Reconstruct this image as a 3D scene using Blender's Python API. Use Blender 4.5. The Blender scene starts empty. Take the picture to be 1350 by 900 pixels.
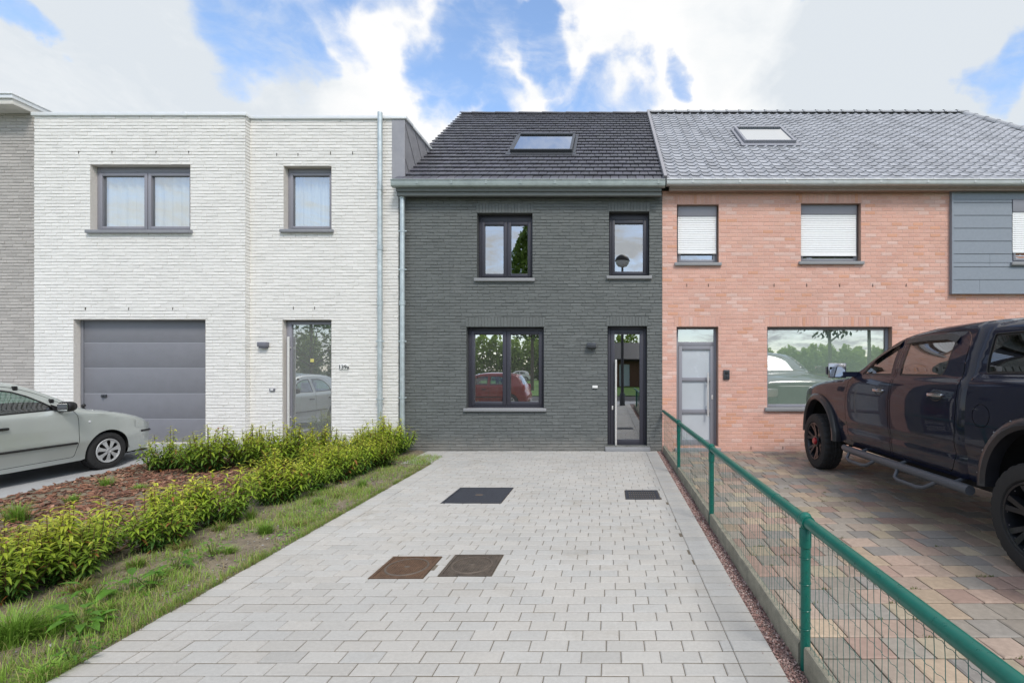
import bpy, bmesh, math, random
import numpy as np
from mathutils import Vector, Matrix, noise as mnoise
from mathutils.geometry import delaunay_2d_cdt
R = math.radians
rnd = random.Random(7)
scene = bpy.context.scene
COL = scene.collection
F = 635.0; CX = 804.0; CY = 487.0; EYE = 1.6      # calibrated from the photograph (pixels at 1350x900)

def px(p, Y): return (p - CX) * Y / F
def pz(p, Y): return EYE + (CY - p) * Y / F
def gnd(p, q, z=0.0):
    Y = (EYE - z) * F / (q - CY)
    return ((p - CX) * Y / F, Y)

# ------------------------------------------------------------------ objects
def tag(o, label=None, cat=None, group=None, kind=None):
    if label: o['label'] = label
    if cat: o['category'] = cat
    if group: o['group'] = group
    if kind: o['kind'] = kind
    return o

def empty(name, loc=(0, 0, 0), rz=0.0):
    o = bpy.data.objects.new(name, None)
    COL.objects.link(o)
    o.location = loc
    o.rotation_euler = (0, 0, rz)
    o.empty_display_size = 0.2
    return o

def wloc(o):
    v = Vector((0, 0, 0))
    while o is not None:
        v += o.location
        o = o.parent
    return v

def copy_tree(o, parent=None):
    c = o.copy()
    COL.objects.link(c)
    c.parent = parent
    for ch in list(o.children):
        copy_tree(ch, c)
    return c

class MB:
    """collects geometry for ONE mesh"""
    def __init__(s):
        s.v = []; s.f = []; s.m = []; s.c = []
    def add(s, vs, fs, mi=0, col=None):
        b = len(s.v)
        s.v.extend(vs)
        for f in fs:
            s.f.append(tuple(b + i for i in f)); s.m.append(mi); s.c.append(col)
    def quad(s, a, b, c, d, mi=0, col=None):
        s.add([a, b, c, d], [(0, 1, 2, 3)], mi, col)
    def box(s, x0, x1, y0, y1, z0, z1, mi=0, col=None):
        s.add([(x0, y0, z0), (x1, y0, z0), (x1, y1, z0), (x0, y1, z0), (x0, y0, z1), (x1, y0, z1), (x1, y1, z1), (x0, y1, z1)],
              [(0, 3, 2, 1), (4, 5, 6, 7), (0, 1, 5, 4), (1, 2, 6, 5), (2, 3, 7, 6), (3, 0, 4, 7)], mi, col)
    def obox(s, cen, ax, ay, az, mi=0, col=None):
        c = Vector(cen); ax, ay, az = Vector(ax), Vector(ay), Vector(az)
        P = [c + i * ax + j * ay + k * az for k in (-1, 1) for j in (-1, 1) for i in (-1, 1)]
        s.add([tuple(p) for p in P], [(0, 2, 3, 1), (4, 5, 7, 6), (0, 1, 5, 4), (1, 3, 7, 5), (3, 2, 6, 7), (2, 0, 4, 6)], mi, col)
    def bbox(s, x0, x1, y0, y1, z0, z1, b=0.004, mi=0, col=None):
        """box with a small chamfer on every edge"""
        bm = bmesh.new()
        bmesh.ops.create_cube(bm, size=1.0)
        for v in bm.verts:
            v.co = Vector((x0 + (v.co.x + .5) * (x1 - x0), y0 + (v.co.y + .5) * (y1 - y0), z0 + (v.co.z + .5) * (z1 - z0)))
        b = min(b, .45 * min(x1 - x0, y1 - y0, z1 - z0))
        bmesh.ops.bevel(bm, geom=bm.edges[:], offset=b, segments=2, affect='EDGES', profile=.5)
        s.from_bm(bm, mi, col)
    def from_bm(s, bm, mi=0, col=None):
        bm.verts.index_update()
        s.add([tuple(v.co) for v in bm.verts], [tuple(v.index for v in f.verts) for f in bm.faces], mi, col)
        bm.free()
    def tube(s, pts, r, n=8, caps=True, mi=0, col=None, closed=False):
        pts = [Vector(p) for p in pts]
        rs = r if isinstance(r, (list, tuple)) else [r] * len(pts)
        m = len(pts); base = len(s.v); prev = None
        for i, p in enumerate(pts):
            if closed: t = pts[(i + 1) % m] - pts[i - 1]
            else: t = pts[min(i + 1, m - 1)] - pts[max(i - 1, 0)]
            if t.length < 1e-9: t = Vector((0, 0, 1))
            t.normalize()
            if prev is None:
                u = t.orthogonal().normalized()
            else:
                u = prev - t * prev.dot(t)
                u = u.normalized() if u.length > 1e-6 else t.orthogonal().normalized()
            prev = u
            w = t.cross(u)
            for k in range(n):
                a = 2 * math.pi * k / n
                s.v.append(tuple(p + rs[i] * (math.cos(a) * u + math.sin(a) * w)))
        for i in range(m if closed else m - 1):
            j = (i + 1) % m
            for k in range(n):
                l = (k + 1) % n
                s.f.append((base + i * n + k, base + i * n + l, base + j * n + l, base + j * n + k)); s.m.append(mi); s.c.append(col)
        if caps and not closed:
            s.f.append(tuple(base + k for k in reversed(range(n)))); s.m.append(mi); s.c.append(col)
            s.f.append(tuple(base + (m - 1) * n + k for k in range(n))); s.m.append(mi); s.c.append(col)
    def lathe(s, prof, o=(0, 0, 0), axis='X', n=32, mi=0, col=None, fn=None, closed=False):
        """prof: (radius, height along axis)"""
        base = len(s.v); m = len(prof)
        for i, (r, h) in enumerate(prof):
            for k in range(n):
                a = 2 * math.pi * k / n
                rr = r + (fn(i, k) if fn else 0)
                c, d = rr * math.cos(a), rr * math.sin(a)
                p = {'X': (h, c, d), 'Y': (c, h, d), 'Z': (c, d, h)}[axis]
                s.v.append((o[0] + p[0], o[1] + p[1], o[2] + p[2]))
        for i in range(m if closed else m - 1):
            j = (i + 1) % m
            for k in range(n):
                l = (k + 1) % n
                s.f.append((base + i * n + k, base + i * n + l, base + j * n + l, base + j * n + k)); s.m.append(mi); s.c.append(col)
    def sphere(s, c, r, n=10, mi=0, col=None, sc=(1, 1, 1)):
        bm = bmesh.new()
        bmesh.ops.create_uvsphere(bm, u_segments=n, v_segments=max(5, n // 2 + 1), radius=1)
        for v in bm.verts:
            v.co = Vector((c[0] + v.co.x * r * sc[0], c[1] + v.co.y * r * sc[1], c[2] + v.co.z * r * sc[2]))
        s.from_bm(bm, mi, col)
    def build(s, name, mats, parent=None, smooth=None, bevel=None):
        off = wloc(parent) if parent is not None else Vector((0, 0, 0))
        me = bpy.data.meshes.new(name)
        if off.length > 0:
            ox, oy, oz = off
            vv = [(a - ox, b - oy, c - oz) for a, b, c in s.v]
        else: vv = s.v
        me.from_pydata([tuple(v) for v in vv], [], s.f)
        mats = mats if isinstance(mats, (list, tuple)) else [mats]
        for m in mats: me.materials.append(m)
        if len(mats) > 1: me.polygons.foreach_set('material_index', s.m)
        if any(c is not None for c in s.c):
            at = me.color_attributes.new('Col', 'FLOAT_COLOR', 'CORNER')
            arr = []
            for f, c in zip(s.f, s.c):
                c = c if c is not None else (1, 1, 1)
                if len(c) == len(f) and isinstance(c[0], (tuple, list)):
                    for q in c: arr.extend((q[0], q[1], q[2], 1.0))
                else:
                    arr.extend((c[0], c[1], c[2], 1.0) * len(f))
            at.data.foreach_set('color', arr)
        if smooth is not None:
            me.polygons.foreach_set('use_smooth', [True] * len(s.f))
            me.update()
            me.set_sharp_from_angle(angle=R(smooth))
        me.update()
        o = bpy.data.objects.new(name, me)
        COL.objects.link(o)
        o.parent = parent
        if bevel:
            b = o.modifiers.new('edge', 'BEVEL'); b.width = bevel; b.segments = 2; b.limit_method = 'ANGLE'; b.angle_limit = R(40)
        return o

# ------------------------------------------------------------------ materials
def pmat(name, col=(.5, .5, .5), rough=.6, metal=0.0, coat=0.0, attr=False, noise=None, bump=None, spec=.5, big=None, fine=None, sheen=0, trans=0, ior=1.45, coat_rough=.03, dirt=None, stain=None):
    """noise=(scale, amount[, detail]) darkens/lightens; big=(scale, amount, tint) large stains; bump=(scale, strength, distance)"""
    m = bpy.data.materials.new(name); m.use_nodes = True
    nt = m.node_tree; N = nt.nodes; L = nt.links
    b = N['Principled BSDF']
    b.inputs['Roughness'].default_value = rough
    b.inputs['Metallic'].default_value = metal
    b.inputs['Coat Weight'].default_value = coat
    b.inputs['Coat Roughness'].default_value = coat_rough
    b.inputs['Specular IOR Level'].default_value = spec
    b.inputs['Transmission Weight'].default_value = trans
    b.inputs['IOR'].default_value = ior
    tc = N.new('ShaderNodeTexCoord')
    if attr:
        a = N.new('ShaderNodeAttribute'); a.attribute_name = 'Col'; cur = a.outputs['Color']
        mx = N.new('ShaderNodeMix'); mx.data_type = 'RGBA'; mx.blend_type = 'MULTIPLY'; mx.inputs[0].default_value = 1
        L.new(cur, mx.inputs[6]); mx.inputs[7].default_value = (*col, 1); cur = mx.outputs[2]
    else:
        rgb = N.new('ShaderNodeRGB'); rgb.outputs[0].default_value = (*col, 1); cur = rgb.outputs[0]
    for spec_ in (noise, big, fine):
        if not spec_: continue
        t = N.new('ShaderNodeTexNoise'); t.inputs['Scale'].default_value = spec_[0]; t.inputs['Detail'].default_value = 5
        t.inputs['Roughness'].default_value = .65
        L.new(tc.outputs['Object'], t.inputs['Vector'])
        mr = N.new('ShaderNodeMapRange'); mr.inputs[1].default_value = .3; mr.inputs[2].default_value = .7
        mr.inputs[3].default_value = 1 - spec_[1]; mr.inputs[4].default_value = 1 + spec_[1]
        L.new(t.outputs['Fac'], mr.inputs[0])
        mx = N.new('ShaderNodeMix'); mx.data_type = 'RGBA'; mx.blend_type = 'MULTIPLY'; mx.inputs[0].default_value = 1
        L.new(cur, mx.inputs[6]); L.new(mr.outputs[0], mx.inputs[7]); cur = mx.outputs[2]
        if spec_ is noise and rough > .12:
            mr2 = N.new('ShaderNodeMapRange'); mr2.inputs[1].default_value = .3; mr2.inputs[2].default_value = .7
            mr2.inputs[3].default_value = max(.02, rough - .08); mr2.inputs[4].default_value = min(1, rough + .08)
            L.new(t.outputs['Fac'], mr2.inputs[0]); L.new(mr2.outputs[0], b.inputs['Roughness'])
    if dirt or stain:
        # dirt=(height, colour, strength): splashed foot of a wall; stain=(scale, colour, strength): scattered blotches
        if dirt:
            sx = N.new('ShaderNodeSeparateXYZ'); L.new(tc.outputs['Object'], sx.inputs[0])
            t = N.new('ShaderNodeTexNoise'); t.inputs['Scale'].default_value = 5; t.inputs['Detail'].default_value = 6; L.new(tc.outputs['Object'], t.inputs['Vector'])
            ad = N.new('ShaderNodeMath'); ad.operation = 'MULTIPLY_ADD'; L.new(t.outputs['Fac'], ad.inputs[0]); ad.inputs[1].default_value = -1.5 * dirt[0]; L.new(sx.outputs['Z'], ad.inputs[2])
            mr = N.new('ShaderNodeMapRange'); mr.inputs[1].default_value = -.9 * dirt[0]; mr.inputs[2].default_value = dirt[0] * .5; mr.inputs[3].default_value = dirt[2]; mr.inputs[4].default_value = 0; mr.interpolation_type = 'SMOOTHSTEP'
            L.new(ad.outputs[0], mr.inputs[0]); c2 = dirt[1]
            mx = N.new('ShaderNodeMix'); mx.data_type = 'RGBA'; L.new(mr.outputs[0], mx.inputs[0]); L.new(cur, mx.inputs[6]); mx.inputs[7].default_value = (*c2, 1); cur = mx.outputs[2]
        if stain:
            t = N.new('ShaderNodeTexNoise'); t.inputs['Scale'].default_value = stain[0]; t.inputs['Detail'].default_value = 8; t.inputs['Roughness'].default_value = .7
            mp = N.new('ShaderNodeMapping'); mp.inputs['Scale'].default_value = (1, 1, stain[3] if len(stain) > 3 else 1); L.new(tc.outputs['Object'], mp.inputs['Vector']); L.new(mp.outputs[0], t.inputs['Vector'])
            mr = N.new('ShaderNodeMapRange'); mr.inputs[1].default_value = .56; mr.inputs[2].default_value = .72; mr.inputs[3].default_value = 0; mr.inputs[4].default_value = stain[2]; L.new(t.outputs['Fac'], mr.inputs[0])
            mx = N.new('ShaderNodeMix'); mx.data_type = 'RGBA'; L.new(mr.outputs[0], mx.inputs[0]); L.new(cur, mx.inputs[6]); mx.inputs[7].default_value = (*stain[1], 1); cur = mx.outputs[2]
    L.new(cur, b.inputs['Base Color'])
    if bump:
        t = N.new('ShaderNodeTexNoise'); t.inputs['Scale'].default_value = bump[0]; t.inputs['Detail'].default_value = 4
        L.new(tc.outputs['Object'], t.inputs['Vector'])
        bp = N.new('ShaderNodeBump'); bp.inputs['Strength'].default_value = bump[1]; bp.inputs['Distance'].default_value = bump[2]
        L.new(t.outputs['Fac'], bp.inputs['Height']); L.new(bp.outputs['Normal'], b.inputs['Normal'])
    return m

def glassmat(name, tint=(.7, .75, .73), refl=.35, edge=.9, wav=0.0, rough=0.0, milk=0.0, gcol=(.95, .97, 1.0)):
    """thin pane: see-through plus a clear reflection that grows at grazing angles"""
    m = bpy.data.materials.new(name); m.use_nodes = True
    nt = m.node_tree; N = nt.nodes; L = nt.links; N.clear()
    out = N.new('ShaderNodeOutputMaterial'); mix = N.new('ShaderNodeMixShader')
    tr = N.new('ShaderNodeBsdfTransparent'); tr.inputs[0].default_value = (*tint, 1)
    gl = N.new('ShaderNodeBsdfGlossy'); gl.inputs['Roughness'].default_value = rough; gl.inputs['Color'].default_value = (*gcol, 1)
    lw = N.new('ShaderNodeLayerWeight'); lw.inputs['Blend'].default_value = .25
    mr = N.new('ShaderNodeMapRange'); mr.inputs[3].default_value = refl; mr.inputs[4].default_value = edge
    L.new(lw.outputs['Facing'], mr.inputs[0]); mr.interpolation_type = 'SMOOTHSTEP'
    L.new(mr.outputs[0], mix.inputs[0]); L.new(tr.outputs[0], mix.inputs[1]); L.new(gl.outputs[0], mix.inputs[2])
    if milk:        # pale diffuse haze painted into the pane in place of reflected brightness
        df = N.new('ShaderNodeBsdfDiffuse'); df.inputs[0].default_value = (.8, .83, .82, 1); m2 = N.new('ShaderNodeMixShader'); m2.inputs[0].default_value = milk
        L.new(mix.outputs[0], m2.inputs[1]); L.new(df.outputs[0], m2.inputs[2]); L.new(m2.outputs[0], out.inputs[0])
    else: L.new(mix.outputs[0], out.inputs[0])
    if wav:
        tc = N.new('ShaderNodeTexCoord'); t = N.new('ShaderNodeTexNoise'); t.inputs['Scale'].default_value = 1.3; t.inputs['Detail'].default_value = 0
        L.new(tc.outputs['Object'], t.inputs['Vector'])
        bp = N.new('ShaderNodeBump'); bp.inputs['Strength'].default_value = wav; bp.inputs['Distance'].default_value = .02
        L.new(t.outputs['Fac'], bp.inputs['Height']); L.new(bp.outputs['Normal'], gl.inputs['Normal'])
    return m

def leafmat(name, rough, tr):
    """leaf tissue: reflects and lets light through"""
    m = pmat(name, (1, 1, 1), rough, attr=True, spec=.35, noise=(60, .1)); nt = m.node_tree; N = nt.nodes; L = nt.links
    out = N['Material Output']; b = N['Principled BSDF']; t = N.new('ShaderNodeBsdfTranslucent'); mx = N.new('ShaderNodeMixShader'); mx.inputs[0].default_value = tr
    src = b.inputs['Base Color'].links[0].from_socket
    oi = N.new('ShaderNodeObjectInfo'); mr = N.new('ShaderNodeMapRange'); mr.inputs[3].default_value = .82; mr.inputs[4].default_value = 1.18; L.new(oi.outputs['Random'], mr.inputs[0])
    ml = N.new('ShaderNodeMix'); ml.data_type = 'RGBA'; ml.blend_type = 'MULTIPLY'; ml.inputs[0].default_value = 1; L.new(src, ml.inputs[6]); L.new(mr.outputs[0], ml.inputs[7]); src = ml.outputs[2]; L.new(src, b.inputs['Base Color'])
    L.new(src, t.inputs['Color']); L.new(b.outputs[0], mx.inputs[1]); L.new(t.outputs[0], mx.inputs[2]); L.new(mx.outputs[0], out.inputs[0])
    return m

M = {}
M['white_brick'] = pmat('white_painted_brick', (.765, .752, .725), .75, attr=True, noise=(30, .035), big=(.7, .03), bump=(90, .35, .006), dirt=(.35, (.42, .40, .36), .5), stain=(3.2, (.60, .585, .55), .30, .14))
M['grey_brick'] = pmat('grey_painted_brick', (.128, .138, .135), .62, attr=True, noise=(26, .10), big=(.8, .06), bump=(80, .5, .006), dirt=(.30, (.24, .23, .21), .6), stain=(3.6, (.17, .175, .172), .40, .14))
M['red_brick'] = pmat('red_brick', (1, 1, 1), .85, attr=True, noise=(45, .12), big=(1.1, .06), bump=(110, .4, .004))
M['beige_brick'] = pmat('beige_brick', (.42, .395, .37), .8, attr=True, noise=(40, .08), bump=(90, .4, .004))
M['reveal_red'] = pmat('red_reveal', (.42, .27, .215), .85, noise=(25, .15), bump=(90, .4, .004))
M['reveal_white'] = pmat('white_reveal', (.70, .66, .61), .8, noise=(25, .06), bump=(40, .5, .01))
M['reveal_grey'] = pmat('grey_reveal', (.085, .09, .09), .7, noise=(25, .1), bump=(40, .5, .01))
M['plaster'] = pmat('inner_plaster', (.22, .21, .2), .9, noise=(3, .05))
M['slot'] = pmat('weep_slot', (.05, .045, .04), .9)
M['frame_dark'] = pmat('anthracite_frame', (.042, .042, .056), .42, noise=(60, .06), bump=(220, .06, .002))
M['frame_mid'] = pmat('grey_frame', (.25, .25, .285), .45, noise=(60, .05), bump=(220, .06, .002))
M['frame_light'] = pmat('light_grey_frame', (.26, .265, .30), .45, noise=(60, .05))
M['sill_stone'] = pmat('blue_stone', (.27, .275, .285), .6, noise=(40, .12), bump=(150, .2, .002))
M['sill_dark'] = pmat('dark_sill', (.24, .245, .265), .55, noise=(30, .1))
M['zinc'] = pmat('zinc', (.50, .56, .575), .42, metal=.55, noise=(9, .13), big=(2.5, .1), bump=(30, .05, .004))
M['gutter_grey'] = pmat('weathered_zinc', (.33, .375, .365), .45, metal=.3, noise=(8, .12), big=(1.5, .08))
M['gutter_light'] = pmat('pale_zinc', (.5, .525, .525), .5, metal=.3, noise=(7, .1))
M['fascia'] = pmat('painted_fascia', (.15, .163, .158), .55, noise=(14, .1))
M['clad'] = pmat('zinc_cladding', (.32, .315, .335), .5, metal=.25, noise=(6, .08))
M['cap_white'] = pmat('white_coping', (.74, .76, .77), .4, metal=.2, noise=(5, .04))
M['concrete_soffit'] = pmat('soffit', (.62, .6, .56), .8, noise=(8, .06))
M['siding'] = pmat('grey_siding', (.235, .268, .312), .6, noise=(18, .06), bump=(60, .1, .003))
M['garage'] = pmat('garage_panel', (.19, .193, .215), .5, noise=(5, .05), bump=(160, .08, .002))
M['garage_line'] = pmat('garage_groove', (.32, .33, .36), .5)
M['steel'] = pmat('brushed_steel', (.78, .76, .73), .45, metal=.55, noise=(60, .08))
M['black_plastic'] = pmat('black_plastic', (.018, .018, .02), .5, noise=(30, .1))
M['lamp_grey'] = pmat('lamp_metal', (.07, .075, .085), .4, metal=.4)
M['lamp_mid'] = pmat('lamp_grey', (.17, .17, .2), .45)
M['white_plastic'] = pmat('white_plastic', (.75, .75, .73), .4)
M['curtain'] = pmat('net_curtain', (.72, .73, .72), .9, noise=(4, .05))
M['curtain_green'] = pmat('pale_blind', (.54, .64, .56), .9, noise=(3, .05))
M['frosted'] = pmat('frosted_glass', (.50, .54, .58), .22, spec=.6, noise=(3, .04), coat=.5)
M['shutter'] = pmat('roller_shutter', (.84, .85, .86), .5, noise=(20, .03))
M['tile_dark'] = pmat('dark_slate_tile', (.098, .100, .116), .42, attr=True, noise=(25, .2), big=(1.3, .1), bump=(90, .25, .004), spec=.6)
M['tile_grey'] = pmat('grey_pantile', (.36, .37, .395), .72, attr=True, noise=(16, .10), big=(.9, .06), bump=(70, .2, .004), spec=.25)
M['membrane'] = pmat('roof_membrane', (.1, .1, .1), .9, noise=(4, .1))
M['glass_up'] = glassmat('window_glass', (.72, .78, .76), .46, .92, .012)
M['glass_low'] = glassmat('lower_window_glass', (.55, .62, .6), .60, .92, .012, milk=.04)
M['glass_door'] = glassmat('door_glass', (.5, .56, .55), .42, .92, .008)
M['glass_pale'] = glassmat('pale_window_glass', (.72, .8, .76), .40, .9, .012)
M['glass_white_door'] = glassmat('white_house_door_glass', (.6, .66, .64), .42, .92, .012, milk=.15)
M['glass_shop'] = glassmat('front_room_glass', (.93, .97, .94), .40, .9, .012)
M['soffit_brown'] = pmat('soffit_brown', (.30, .245, .21), .8, noise=(10, .1))
M['glass_sky'] = glassmat('skylight_glass', (.5, .6, .65), .58, .95, .0)
M['paver'] = pmat('concrete_paver', (1, 1, 1), .85, attr=True, noise=(45, .07), big=(.5, .06), fine=(420, .12), bump=(300, .3, .002), stain=(1.6, (.27, .235, .18), .42))
M['joint'] = pmat('joint_sand', (.155, .132, .10), .95, noise=(60, .25), bump=(200, .4, .003))
M['joint_dark'] = pmat('mossy_joint', (.065, .062, .045), .95, noise=(40, .3), bump=(200, .4, .003))
M['cobble'] = pmat('coloured_paver', (1, 1, 1), .8, attr=True, noise=(22, .14), big=(.7, .10), fine=(300, .12), bump=(220, .35, .003))
M['concrete'] = pmat('smooth_concrete', (.36, .37, .38), .8, noise=(3.2, .10), big=(.6, .07), fine=(200, .06), bump=(120, .15, .003))
M['plinth'] = pmat('weathered_concrete', (.25, .235, .185), .9, noise=(9, .28), fine=(160, .2), bump=(90, .6, .006))
M['gravel'] = pmat('pink_gravel', (1, 1, 1), .85, attr=True, noise=(150, .15))
M['gravel_bed'] = pmat('gravel_bed', (.2, .15, .135), .95, noise=(140, .4), bump=(120, .8, .01))
M['soil'] = pmat('soil', (.205, .170, .122), .95, noise=(11, .32), big=(1.7, .18), fine=(120, .3), bump=(70, .9, .02))
M['ground'] = pmat('far_ground', (.07, .10, .03), .95, noise=(.6, .3), fine=(18, .25))
M['asphalt'] = pmat('asphalt', (.06, .06, .062), .9, noise=(60, .15))
M['mulch'] = pmat('bark_chip', (1, 1, 1), .9, attr=True, noise=(70, .25))
M['leaf'] = leafmat('leaf', .42, .38)
M['grass'] = leafmat('grass_blade', .55, .30)
M['stem'] = pmat('woody_stem', (.10, .045, .028), .7, noise=(60, .2))
M['bark'] = pmat('tree_bark', (.09, .075, .06), .9, noise=(12, .3), bump=(20, .6, .03))
M['fence'] = pmat('green_coated_steel', (.0035, .118, .088), .33, noise=(30, .12), big=(4, .08), bump=(60, .05, .002))
M['wire'] = pmat('green_wire', (.02, .11, .095), .45)
M['iron_rust'] = pmat('rusty_cast_iron', (.105, .062, .038), .75, noise=(16, .35), fine=(200, .25), bump=(120, .4, .003))
M['iron_mid'] = pmat('worn_cast_iron', (.085, .068, .054), .7, noise=(11, .4), fine=(200, .25), bump=(120, .4, .003))
M['iron_dark'] = pmat('dark_cast_iron', (.038, .042, .054), .6, noise=(18, .25), fine=(200, .2), bump=(120, .3, .002))
M['iron_light'] = pmat('polished_iron', (.125, .10, .08), .6, metal=.2, noise=(40, .2))
# ------------------------------------------------------------------ sky, sun, camera
SUN_EL, SUN_AZ = R(50), R(152)          # azimuth clockwise from +Y (the houses' side): behind the viewer, a little to the right
def make_world():
    w = bpy.data.worlds.new("World"); scene.world = w; w.use_nodes = True
    nt = w.node_tree; N = nt.nodes; L = nt.links
    bg = N['Background']; bg.inputs['Strength'].default_value = .15
    sky = N.new('ShaderNodeTexSky'); sky.sky_type = 'NISHITA'; sky.sun_disc = False
    sky.sun_elevation = SUN_EL; sky.sun_rotation = SUN_AZ; sky.air_density = 1.0; sky.dust_density = .6; sky.ozone_density = 1.6
    tc = N.new('ShaderNodeTexCoord')
    nrm = N.new('ShaderNodeVectorMath'); nrm.operation = 'NORMALIZE'; L.new(tc.outputs['Generated'], nrm.inputs[0])
    D = nrm.outputs['Vector']
    # flat cloud-deck coordinates: clouds shrink towards the horizon
    sep = N.new('ShaderNodeSeparateXYZ'); L.new(D, sep.inputs[0])
    def math_(op, a, b=None, clamp=False):
        n = N.new('ShaderNodeMath'); n.operation = op; n.use_clamp = clamp
        for i, q in enumerate((a, b)):
            if q is None: continue
            if isinstance(q, (int, float)): n.inputs[i].default_value = q
            else: L.new(q, n.inputs[i])
        return n.outputs[0]
    zz = math_('ADD', math_('MAXIMUM', sep.outputs['Z'], 0.0), .22)
    cmb = N.new('ShaderNodeCombineXYZ')
    L.new(math_('DIVIDE', sep.outputs['X'], zz), cmb.inputs[0]); L.new(math_('DIVIDE', sep.outputs['Y'], zz), cmb.inputs[1])
    # domain warp for wispy edges
    wn = N.new('ShaderNodeTexNoise'); wn.inputs['Scale'].default_value = 2.6; wn.inputs['Detail'].default_value = 4
    L.new(cmb.outputs[0], wn.inputs['Vector'])
    wv = N.new('ShaderNodeVectorMath'); wv.operation = 'SCALE'; wv.inputs['Scale'].default_value = .35; L.new(wn.outputs['Color'], wv.inputs[0])
    wa = N.new('ShaderNodeVectorMath'); wa.operation = 'ADD'; L.new(cmb.outputs[0], wa.inputs[0]); L.new(wv.outputs[0], wa.inputs[1])
    n1 = N.new('ShaderNodeTexNoise'); n1.inputs['Scale'].default_value = 1.9; n1.inputs['Detail'].default_value = 9; n1.inputs['Roughness'].default_value = .6
    L.new(wa.outputs[0], n1.inputs['Vector'])
    n2 = N.new('ShaderNodeTexNoise'); n2.inputs['Scale'].default_value = 7.0; n2.inputs['Detail'].default_value = 7; n2.inputs['Roughness'].default_value = .62
    L.new(wa.outputs[0], n2.inputs['Vector'])
    # openings in the cloud deck, given as directions (photo pixel, radius, weight); warped by noise below
    # warp the direction a little so that openings get ragged outlines
    dw = N.new('ShaderNodeVectorMath'); dw.operation = 'SUBTRACT'; L.new(wn.outputs['Color'], dw.inputs[0]); dw.inputs[1].default_value = (.5, .5, .5)
    dn = N.new('ShaderNodeTexNoise'); dn.inputs['Scale'].default_value = 9; dn.inputs['Detail'].default_value = 6; L.new(D, dn.inputs['Vector'])
    dn2 = N.new('ShaderNodeVectorMath'); dn2.operation = 'SUBTRACT'; L.new(dn.outputs['Color'], dn2.inputs[0]); dn2.inputs[1].default_value = (.5, .5, .5)
    ds = N.new('ShaderNodeVectorMath'); ds.operation = 'SCALE'; ds.inputs['Scale'].default_value = .22; L.new(dn2.outputs[0], ds.inputs[0])
    da = N.new('ShaderNodeVectorMath'); da.operation = 'ADD'; L.new(D, da.inputs[0]); L.new(ds.outputs[0], da.inputs[1])
    dN = N.new('ShaderNodeVectorMath'); dN.operation = 'NORMALIZE'; L.new(da.outputs[0], dN.inputs[0])
    def spots(lst):
        cur = None
        for (a, b, r, wgt) in lst:
            d = Vector(((a - CX) / F, 1.0, (CY - b) / F)); s = 1 / d.length_squared ** .5
            d.normalize()
            dot = N.new('ShaderNodeVectorMath'); dot.operation = 'DOT_PRODUCT'; L.new(dN.outputs[0], dot.inputs[0]); dot.inputs[1].default_value = d
            rad = r / F * (s ** 1.5)
            mr = N.new('ShaderNodeMapRange'); mr.interpolation_type = 'SMOOTHSTEP'
            mr.inputs[1].default_value = math.cos(rad * 1.9); mr.inputs[2].default_value = math.cos(rad * .35)
            mr.inputs[3].default_value = 0; mr.inputs[4].default_value = wgt
            L.new(dot.outputs['Value'], mr.inputs[0])
            cur = mr.outputs[0] if cur is None else math_('MAXIMUM', cur, mr.outputs[0])
        return cur
    holes = spots([(352, 30, 62, 1.0), (310, -5, 55, 1.0), (385, 62, 40, 1.0), (425, -15, 62, .9), (500, -25, 40, .8),
                   (610, 50, 44, 1.0), (606, 105, 42, 1.0), (598, 150, 26, .9), (655, 140, 34, .9), (690, 8, 40, .95), (722, 48, 36, .95), (640, 10, 45, .85), (735, 85, 24, .7),
                   (800, 128, 36, .9), (880, 92, 18, .7), (760, 135, 28, .7), (1312, 112, 34, .9), (1350, 95, 26, .8), (1345, 170, 20, .5), (8, 36, 34, .9), (-40, 30, 40, .9), (1062, 12, 12, .6), (642, -590, 420, .85)])
    # threshold: holes minus noise
    front = N.new('ShaderNodeMapRange'); front.inputs[1].default_value = -.15; front.inputs[2].default_value = .35; front.inputs[3].default_value = 0; front.inputs[4].default_value = 1
    L.new(sep.outputs['Y'], front.inputs[0])
    nz = math_('ADD', math_('MULTIPLY', n1.outputs['Fac'], .55), math_('MULTIPLY', n2.outputs['Fac'], .45))
    back = N.new('ShaderNodeMapRange'); back.inputs[1].default_value = .47; back.inputs[2].default_value = .60; back.inputs[3].default_value = .6; back.inputs[4].default_value = 0
    L.new(nz, back.inputs[0])
    hfront = math_('ADD', holes, math_('MULTIPLY', math_('SUBTRACT', .5, nz), 2.6))
    hf = N.new('ShaderNodeMapRange'); hf.interpolation_type = 'SMOOTHSTEP'
    hf.inputs[1].default_value = .26; hf.inputs[2].default_value = 1.12; L.new(hfront, hf.inputs[0])
    mixh = N.new('ShaderNodeMix'); mixh.data_type = 'FLOAT'; L.new(front.outputs[0], mixh.inputs[0]); L.new(back.outputs[0], mixh.inputs[2]); L.new(hf.outputs[0], mixh.inputs[3])
    blue = mixh.outputs[0]
    # cloud shading: grey undersides
    greys = spots([(150, 70, 190, .75), (60, 10, 120, .6), (1240, 55, 170, .9), (1130, 75, 90, .5), (1000, 20, 60, .35), (1330, 20, 90, .6), (700, 100, 20, .2)])
    gsum = math_('ADD', math_('MULTIPLY', greys, .68), math_('ADD', math_('MULTIPLY', math_('SUBTRACT', n1.outputs['Fac'], .45), .55), math_('MULTIPLY', math_('SUBTRACT', 1.0, front.outputs[0]), .16)))
    ramp = N.new('ShaderNodeValToRGB'); L.new(math_('ADD', math_('ADD', gsum, .1), math_('MULTIPLY', math_('SUBTRACT', n2.outputs['Fac'], .5), .55)), ramp.inputs[0])
    e = ramp.color_ramp.elements
    e[0].position = .08; e[0].color = (6.9, 6.85, 6.8, 1)
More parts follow.
